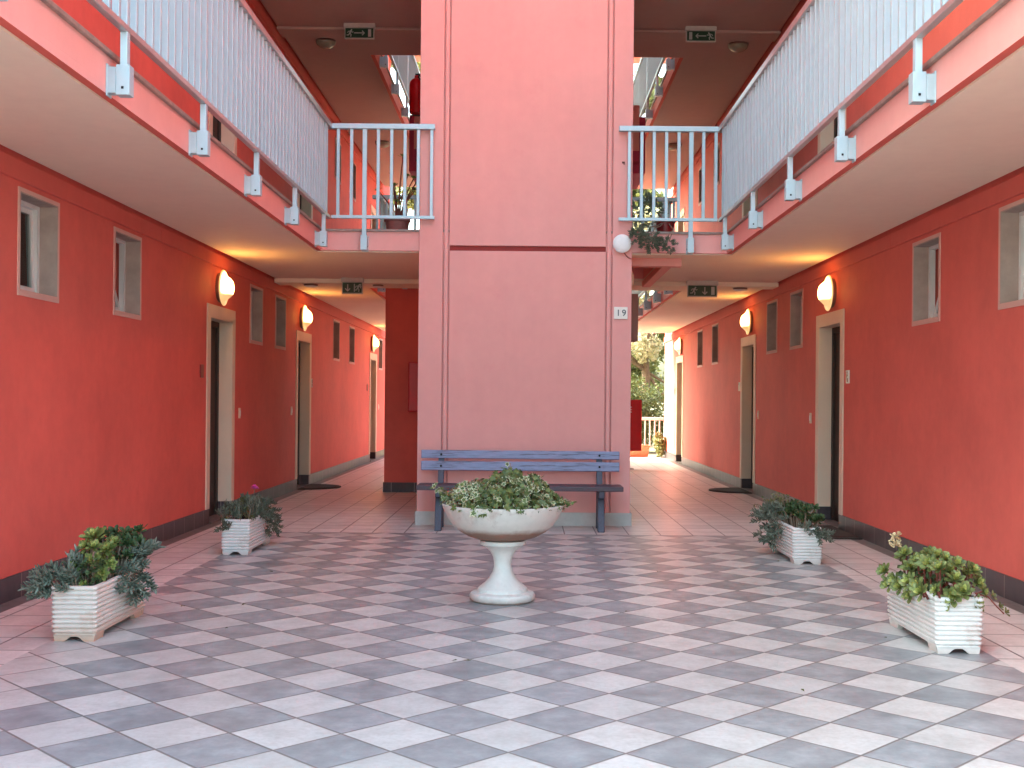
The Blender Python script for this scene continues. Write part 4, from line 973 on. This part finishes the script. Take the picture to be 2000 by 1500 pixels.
f, st = sprays(21, [(-.14, .02, -.42, -.18, 0.0, .07, (-.5, -.6, .6), 20), (-.17, -.10, -.42, -.25, -.03, .05, (-.9, -.5, .1), 12), (.06, .16, -.05, .30, 0.02, .13, (.8, -.5, .4), 20), (.12, .17, -.16, .24, -.08, .03, (.7, -.7, -.5), 14), (-.06, -.03, -.34, -.28, .08, .12, (-.05, 0, 1), 2)])
plant('blue_succulent', 'blue grey finger leaved succulent spilling over both ends of the rust stained planter', (cx, cy, PH), [('foliage', f, M['blue']), ('stem', st, M['stem'])])
# far left planter: grey green mound with a magenta flower
cx, cy = -2.35, 9.695
rg = random.Random(8); f = MB(); st = MB()
f, st = sprays(31, [(-.12, .12, -.42, .38, 0.0, .10, (0, -.3, .8), 80), (.02, .15, -.1, .42, -.04, .08, (.7, -.3, .3), 34), (.10, .17, .10, .42, -.15, .0, (.6, -.3, -.7), 16), (-.12, -.02, -.44, -.38, -.05, .02, (-.2, -.8, -.2), 6)], (0.05, 0.10), 0.032, 0.0062, 15)
for k in range(260):
    p = Vector((rg.uniform(-.13, .13), rg.uniform(-.4, .38), 0)); p.z = 0.17 * (1 - (p.x / .16) ** 2) * (1 - (p.y / .5) ** 2) * rg.uniform(.3, 1.05)
    small_leaf(f, p, (rv(rg) + Vector((0, -.4, .6))).normalized(), .035, .016, 1, rg)
g = plant('grey_succulent', 'low grey green mound of fine leaves in the clean left planter', (cx, cy, PH), [('foliage', f, [M['grey'], M['olive']]), ('stem', st, M['stem'])])
fl = MB(); c = Vector((0.055, 0.02, 0.235))
for k in range(16):
    a = k * 2.4; d = Vector((math.cos(a), math.sin(a) * .8 - .3, rg.uniform(-.3, .7))).normalized(); leaf_blade(fl, c, d, .036, .026, .3)
st2 = MB(); st2.tube([(0.03, 0.0, 0.02), (0.045, 0.0, .14), c], .003, 5); fl.build('flower', M['flower'], g); st2.build('flower_stalk', M['stem'], g)
# near right planter: rosettes over the rim with a dried flower head
cx, cy = 2.205, 6.24
rg = random.Random(15); spots = []
for iy in range(9):
    for ix in range(4):
        x = -.145 + .082 * ix + rg.uniform(-.02, .02); y = -.40 + .088 * iy + rg.uniform(-.025, .025)
        z = .03 + .12 * max(0, 1 - (x / .17) ** 2) * (1 - .45 * (y / .42) ** 2) + rg.uniform(-.035, .035)
        if ix == 0: z = rg.uniform(-.03, .07)
        if iy == 0: z = rg.uniform(-.035, .06)
        spots.append((x, y, z, rg.uniform(.042, .066), (x * 6 - .1, -.75 + rg.uniform(-.2, .3), .35 + z * 3)))
spots += [(.09, -.33, .14, .055, (.4, -.8, .7)), (.03, -.26, .16, .06, (.1, -.8, .8)), (.125, -.37, .045, .04, (.7, -.8, .1)), (-.03, -.385, .02, .07, (-.2, -1, .35))]
f, st = rosettes(spots, 16, n=26, inner=3)
filler(f, 116, (-.10, .09, -.36, .34), .10, 300, 1)
rt_ = MB(); rt_.tube([(.10, -.34, .03), (.15, -.38, .02), (.19, -.40, -.03), (.22, -.41, -.06)], .004, 6)
for p, r in (((.165, -.39, .025), .03), ((.20, -.40, -.03), .028), ((.225, -.41, -.055), .028)): rosette(f, Vector(p), Vector((.5, -.7, .4)), r, 12, 2, rg)
dr = MB()
for k in range(12):
    p = Vector((-.125 + rg.uniform(-.035, .035), .26 + rg.uniform(-.04, .04), .18 + rg.uniform(0, .075))); rosette(dr, p, rv(rg) + Vector((0, -.5, .5)), rg.uniform(.022, .032), 7, 0, rg, .5)
g = plant('aeonium_plant', 'green rosette plant filling the near right planter, straw coloured head on top', (cx, cy, PH), [('foliage', f, [M['aeopale'], M['aeodark'], M['olive'], M['aeoheart']]), ('stem', st, M['redstem']), ('trailing_stem', rt_, M['redstem']), ('dried_flower_head', dr, M['dry'])])
# far right planter
cx, cy = 2.21, 9.475
rg = random.Random(25); spots = [(rg.uniform(-.07, .12), rg.uniform(-.36, .25), rg.uniform(.05, .15), rg.uniform(.04, .06), (rg.uniform(-.5, .5), rg.uniform(-1, .2), rg.uniform(.4, 1))) for k in range(48)]
f, st = rosettes(spots, 26, n=18)
plant('succulent_bush', 'dark olive rosette bush in the planter by the nearest right door', (cx, cy, PH), [('foliage', f, M['aeodark']), ('stem', st, M['stem'])])
f, st = sprays(27, [(-.18, -.08, -.25, .40, -.02, .10, (-.8, -.4, .3), 34), (-.19, -.12, -.20, .30, -.13, .0, (-.7, -.5, -.5), 18), ], (.06, .12), .04, .0072, 16)
plant('blue_succulent', 'blue grey sprays hanging from the left side of the planter by the nearest right door', (cx, cy, PH), [('foliage', f, M['blue']), ('stem', st, M['stem'])])
f, st = sprays(29, [(.06, .12, -.44, -.38, -.07, .02, (.4, -.8, -.3), 10), (-.04, .06, -.44, -.38, -.02, .04, (-.1, -.8, .2), 6)], (.05, .10), .036, .0066, 15)
plant('blue_succulent', 'small blue grey tuft on the corner of the planter by the nearest right door', (cx, cy, PH), [('foliage', f, M['blue']), ('stem', st, M['stem'])])
rg = random.Random(28); f = MB(); st = MB()
for k in range(36):
    b = Vector((rg.uniform(-.05, .03), rg.uniform(.10, .36), 0)); t = b + Vector((rg.uniform(-.22, -.02), rg.uniform(-.12, .1), rg.uniform(.12, .24))); st.tube([b, b.lerp(t, .5) + Vector((0, 0, .03)), t], .003, 5)
    for j in range(14): small_leaf(f, b.lerp(t, .4 + .6 * j / 13) + rv(rg) * .02, (rv(rg) + Vector((0, -.5, .4))).normalized(), .03, .016, 0, rg)
plant('olive_shrub', 'brownish olive sprigs at the back of the planter by the nearest right door', (cx, cy, PH), [('foliage', f, M['olive']), ('stem', st, M['stem'])])

rg = random.Random(90); mb = MB()
for (x, y) in ((-1.75, 7.05), (-1.62, 6.35), (0.62, 6.9), (-2.05, 6.95), (1.95, 6.2), (2.0, 9.15), (-0.3, 5.6), (0.95, 8.6), (1.35, 13.2), (1.6, 14.5), (-1.9, 8.4), (1.2, 5.1)):
    for k in range(rg.choice((1, 1, 2))):
        small_leaf(mb, Vector((x + rg.uniform(-.05, .05), y + rg.uniform(-.05, .05), .006)), Vector((rg.uniform(-.2, .2), rg.uniform(-.2, .2), 1)).normalized(), rg.uniform(.02, .04), rg.uniform(.01, .02), 0, rg)
o = mb.build('leaf_litter', M['olive']); tag(o, 'few small fallen leaves and crumbs scattered on the tiles', 'leaf litter', kind='stuff')
# ------------------------------------------------------------------ pots on the bridge
fp = thing('flower_pot', 'dull red clay pot behind the short left railing', 'pot', (-1.40, 12.25, FLOOR2))
mb = MB(); mb.lathe([(0.0, 0), (0.105, 0), (0.128, 0.155), (0.14, 0.158), (0.142, 0.205), (0.126, 0.205), (0.122, 0.18), (0, 0.18)], 36); mb.build('pot', M['pot'], fp, fix=True, smooth=35)
mb = MB(); mb.lathe([(0.0, 0.183), (0.118, 0.183)], 24, cap=False); mb.build('soil', M['soil'], fp)
tips = [(-.20, -.05, .30, .055), (.055, -.03, .66, .06), (-.03, -.02, .36, .05), (.02, .04, .22, .05), (.10, 0, .46, .05), (.17, -.04, .43, .055), (.22, 0, .36, .06), (.25, .03, .50, .05), (-.08, .05, .50, .03), (.0, -.06, .18, .05), (.16, .06, .33, .05)]
f = MB(); st = MB(); rg = random.Random(40)
for x, y, z, r in tips:
    p = Vector((x, y, z)); rosette(f, p, Vector((x * 1.2, -.25, .8)), r, 18, 0, rg); b = Vector((x * .15, y * .3, -.02)); st.tube([b, b.lerp(p, .5) + Vector((x * -.12, 0, .03)), p], [.010, .008, .006], 6)
plant('aeonium_plant', 'leggy green rosettes on bare stems in the clay pot behind the short left railing', (-1.40, 12.25, FLOOR2 + .18), [('foliage', f, M['aeo']), ('stem', st, M['redstem'])])
fp = thing('flower_pot', 'dark red pot behind the short right railing', 'pot', (1.42, 11.98, FLOOR2))
mb = MB(); mb.lathe([(0.0, 0), (0.08, 0), (0.098, 0.13), (0.108, 0.132), (0.11, 0.17), (0.095, 0.17), (0.092, 0.15), (0, 0.15)], 32); mb.build('pot', M['redplate'], fp, fix=True, smooth=35)
f = MB(); st = MB(); rg = random.Random(41)
def clump(c, r, n, down):
    for k in range(n):
        v = rv(rg); p = Vector(c) + v * r * rg.uniform(.25, 1.0); finger_spray(f, p, (v + Vector((0, -.35, down))).normalized(), rg.uniform(.03, .055), 10, 0, rg, .024, .005)
clump((-.33, -.20, .22), .085, 44, .4); clump((-.21, -.14, .33), .085, 44, .6); clump((-.10, -.06, .26), .09, 44, .5); clump((-.33, -.40, -.05), .075, 52, -.3); clump((-.19, -.42, -.12), .095, 90, -.4); clump((-.01, -.42, -.15), .055, 36, -.5); clump((-.26, -.2, .09), .06, 26, .1)
for pts in ([(0, 0, .15), (-.12, -.2, .06), (-.25, -.35, .03), (-.33, -.40, -.03)], [(0, 0, .15), (-.08, -.22, .06), (-.15, -.38, .02), (-.19, -.42, -.08)], [(.02, 0, .15), (.05, -.2, .04), (.04, -.40, .02), (-.01, -.42, -.12)], [(0, 0, .15), (-.08, -.1, .2), (-.16, -.14, .28)], [(0, 0, .15), (-.2, -.15, .1), (-.3, -.2, .18)]): st.tube(pts, .006, 6)
plant('trailing_succulent', 'dusty green succulent trailing through the short right railing over the slab edge', (1.42, 11.98, FLOOR2), [('foliage', f, M['trailing']), ('stem', st, M['stem'])])

# ------------------------------------------------------------------ garden at the end of the passages
gf = thing('garden_fence', 'white garden fence with upright bars closing the end of the passage', 'fence', (0, 26.9, 0))
mb = MB(); mb.box(-5, 5, -0.03, 0.03, 0.83, 0.90); mb.build('top_rail', M['white'], gf, bevel=0.006)
mb = MB(); mb.box(-5, 5, -0.02, 0.02, 0.19, 0.225); mb.build('bottom_rail', M['white'], gf)
first = None
for k in range(90):
    x = -5 + 0.112 * k + 0.03
    if first is None:
        mb = MB(); mb.box(-.014, .014, -.014, .014, .225, .83); first = mb.build('bar', M['white'], gf, loc=(x, 0, 0))
    else:
        c = first.copy(); C.objects.link(c); c.parent = gf; c.location = (x, 0, 0)
for x in (-5, -1.7, 1.7, 5): mb = MB(); mb.box(x - .03, x + .03, -.031, .031, 0, .905); mb.build('fence_post', M['white'], gf)
def trough(x, w, label):
    t = thing('flower_trough', label, 'planter', (x, 26.35, 0), 0, 'terracotta troughs by the garden fence')
    mb = MB(); W, D, H = w / 2, .13, .27
    prof = [(-.03, 0), (0, H - .05), (.012, H - .05), (.012, H), (-.012, H), (-.012, H - .03)]; vs = []
    for e, z in prof: vs += [(-W - e, -D - e, z), (W + e, -D - e, z), (W + e, D + e, z), (-W - e, D + e, z)]
    fs = [(i * 4 + k, i * 4 + (k + 1) % 4, i * 4 + 4 + (k + 1) % 4, i * 4 + 4 + k) for i in range(len(prof) - 1) for k in range(4)] + [(20, 21, 22, 23)]
    mb.add(vs, fs); mb.build('trough', M['terracotta'], t, fix=True, bevel=.004)
trough(2.48, .62, 'terracotta trough at the foot of the white fence beside the red post cabinet'); trough(-2.5, .62, 'terracotta trough at the garden end of the left passage')
def leafy(name, label, loc, blobs, n, mat, cat, L, trunk=None, seed=1, group=None, W=.55):
    root = thing(name, label, cat, loc, 0, group); rg = random.Random(seed); mb = MB()
    tot = sum(b[3] * b[4] * b[5] for b in blobs)
    for (x, y, z, a, b, c) in blobs:
        for k in range(int(n * a * b * c / tot)):
            v = rv(rg); r = rg.random() ** 0.45; p = Vector((x + v.x * a * r, y + v.y * b * r, z + v.z * c * r)); l = L * rg.uniform(.6, 1.35)
            small_leaf(mb, p, (rv(rg) + v * .5 + Vector((0, 0, .35))).normalized(), l, l * W, 0, rg)
    mb.build('crown' if trunk else 'foliage', mat, root)
    if trunk:
        tb = MB()
        for pts, r0, r1 in trunk:
            k = len(pts); tb.tube(pts, [r0 + (r1 - r0) * i / (k - 1) for i in range(k)], 9)
        tb.build('trunk', M['bark'], root, smooth=60)
    return root
gp = 'shrubs behind the garden fence'
rg = random.Random(77)
def bl(n, cx, cy, cz, sx, sy, sz, r0, r1): return [(cx + rg.uniform(-sx, sx), cy + rg.uniform(-sy, sy), cz + rg.uniform(-sz, sz), *(rg.uniform(r0, r1) for _ in range(3))) for _ in range(n)]
leafy('garden_shrub', 'dense dark shrub behind the white fence right of the red post cabinet', (2.9, 29.4, 0), bl(16, 0, 0, 1.0, .9, .6, .7, .35, .6), 9000, M['hedge'], 'shrub', .085, None, 1, gp)
leafy('garden_shrub', 'dense shrub behind the fence at the end of the left passage', (-2.6, 29.6, 0), bl(16, 0, 0, 1.1, 1.2, .6, .8, .4, .7), 6000, M['hedge'], 'shrub', .10, None, 2, gp)
leafy('garden_shrub', 'shrub behind the fence hidden mostly by the pillar', (0.2, 29.8, 0), bl(16, 0, 0, 1.0, 1.2, .6, .7, .4, .7), 5000, M['hedge'], 'shrub', .10, None, 3, gp)
leafy('low_plant', 'small sunlit yellow green plant at the wall end beside the terracotta trough', (3.0, 26.15, 0), bl(6, 0, 0, .3, .1, .1, .2, .1, .17), 420, M['tree'], 'plant', .09, None, 4, None)
def gtree(loc, h, spread, label, mat, seed, n, L=.2, low=.35):
    rg2 = random.Random(seed); bs = []; tr = [([(0, 0, -.1), (.1, 0, h * .25), (.05, .1, h * .5), (.2, .1, h * .72)], .17, .06)]
    for k in range(24):
        a = rg2.uniform(0, 6.28); z = h * rg2.uniform(low, .95); s = spread * (1 - abs((z / h) - .6) * .9) * math.sqrt(rg2.random()); q = (s * math.cos(a), s * math.sin(a), z)
        bs.append((*q, rg2.uniform(.16, .30) * spread, rg2.uniform(.16, .30) * spread, rg2.uniform(.12, .22) * spread))
        if k % 3 == 0: tr.append(([(0.05, 0.03, h * .3), (q[0] * .5, q[1] * .5, z * .75), q], .06, .015))
    return leafy('garden_tree', label, loc, bs, n, mat, 'tree', L, tr, seed, 'trees in the garden beyond the building')
gtree((3.6, 36, 0), 7.5, 2.6, 'pale sunlit tree over the fence at the end of the right passage', M['treedry'], 51, 15000, .15, .12)
gtree((2.2, 44, 0), 14, 4.2, 'tall sunlit tree farthest behind the right passage', M['tree'], 52, 12000, .24, .1)
gtree((-3.4, 35, 0), 10.5, 3.4, 'yellow green tree behind the left gallery of the rear court', M['tree'], 53, 12000, .2, .25)
gtree((0.2, 38, 0), 12, 3.6, 'broad green tree behind the pillar', M['tree'], 54, 9000, .22, .2)
gtree((5.0, 41, 0), 16, 3.4, 'tall green tree behind the right gallery of the rear court', M['tree'], 56, 19000, .24, .3)
gtree((-5.2, 43, 0), 16.5, 3.6, 'tall green tree farthest behind the left gallery of the rear court', M['tree'], 57, 19000, .24, .3)
gtree((9.5, 40, 0), 9, 3.4, 'dry pale tree right of the passage end behind the wing', M['treedry'], 55, 9000, .2, .12)
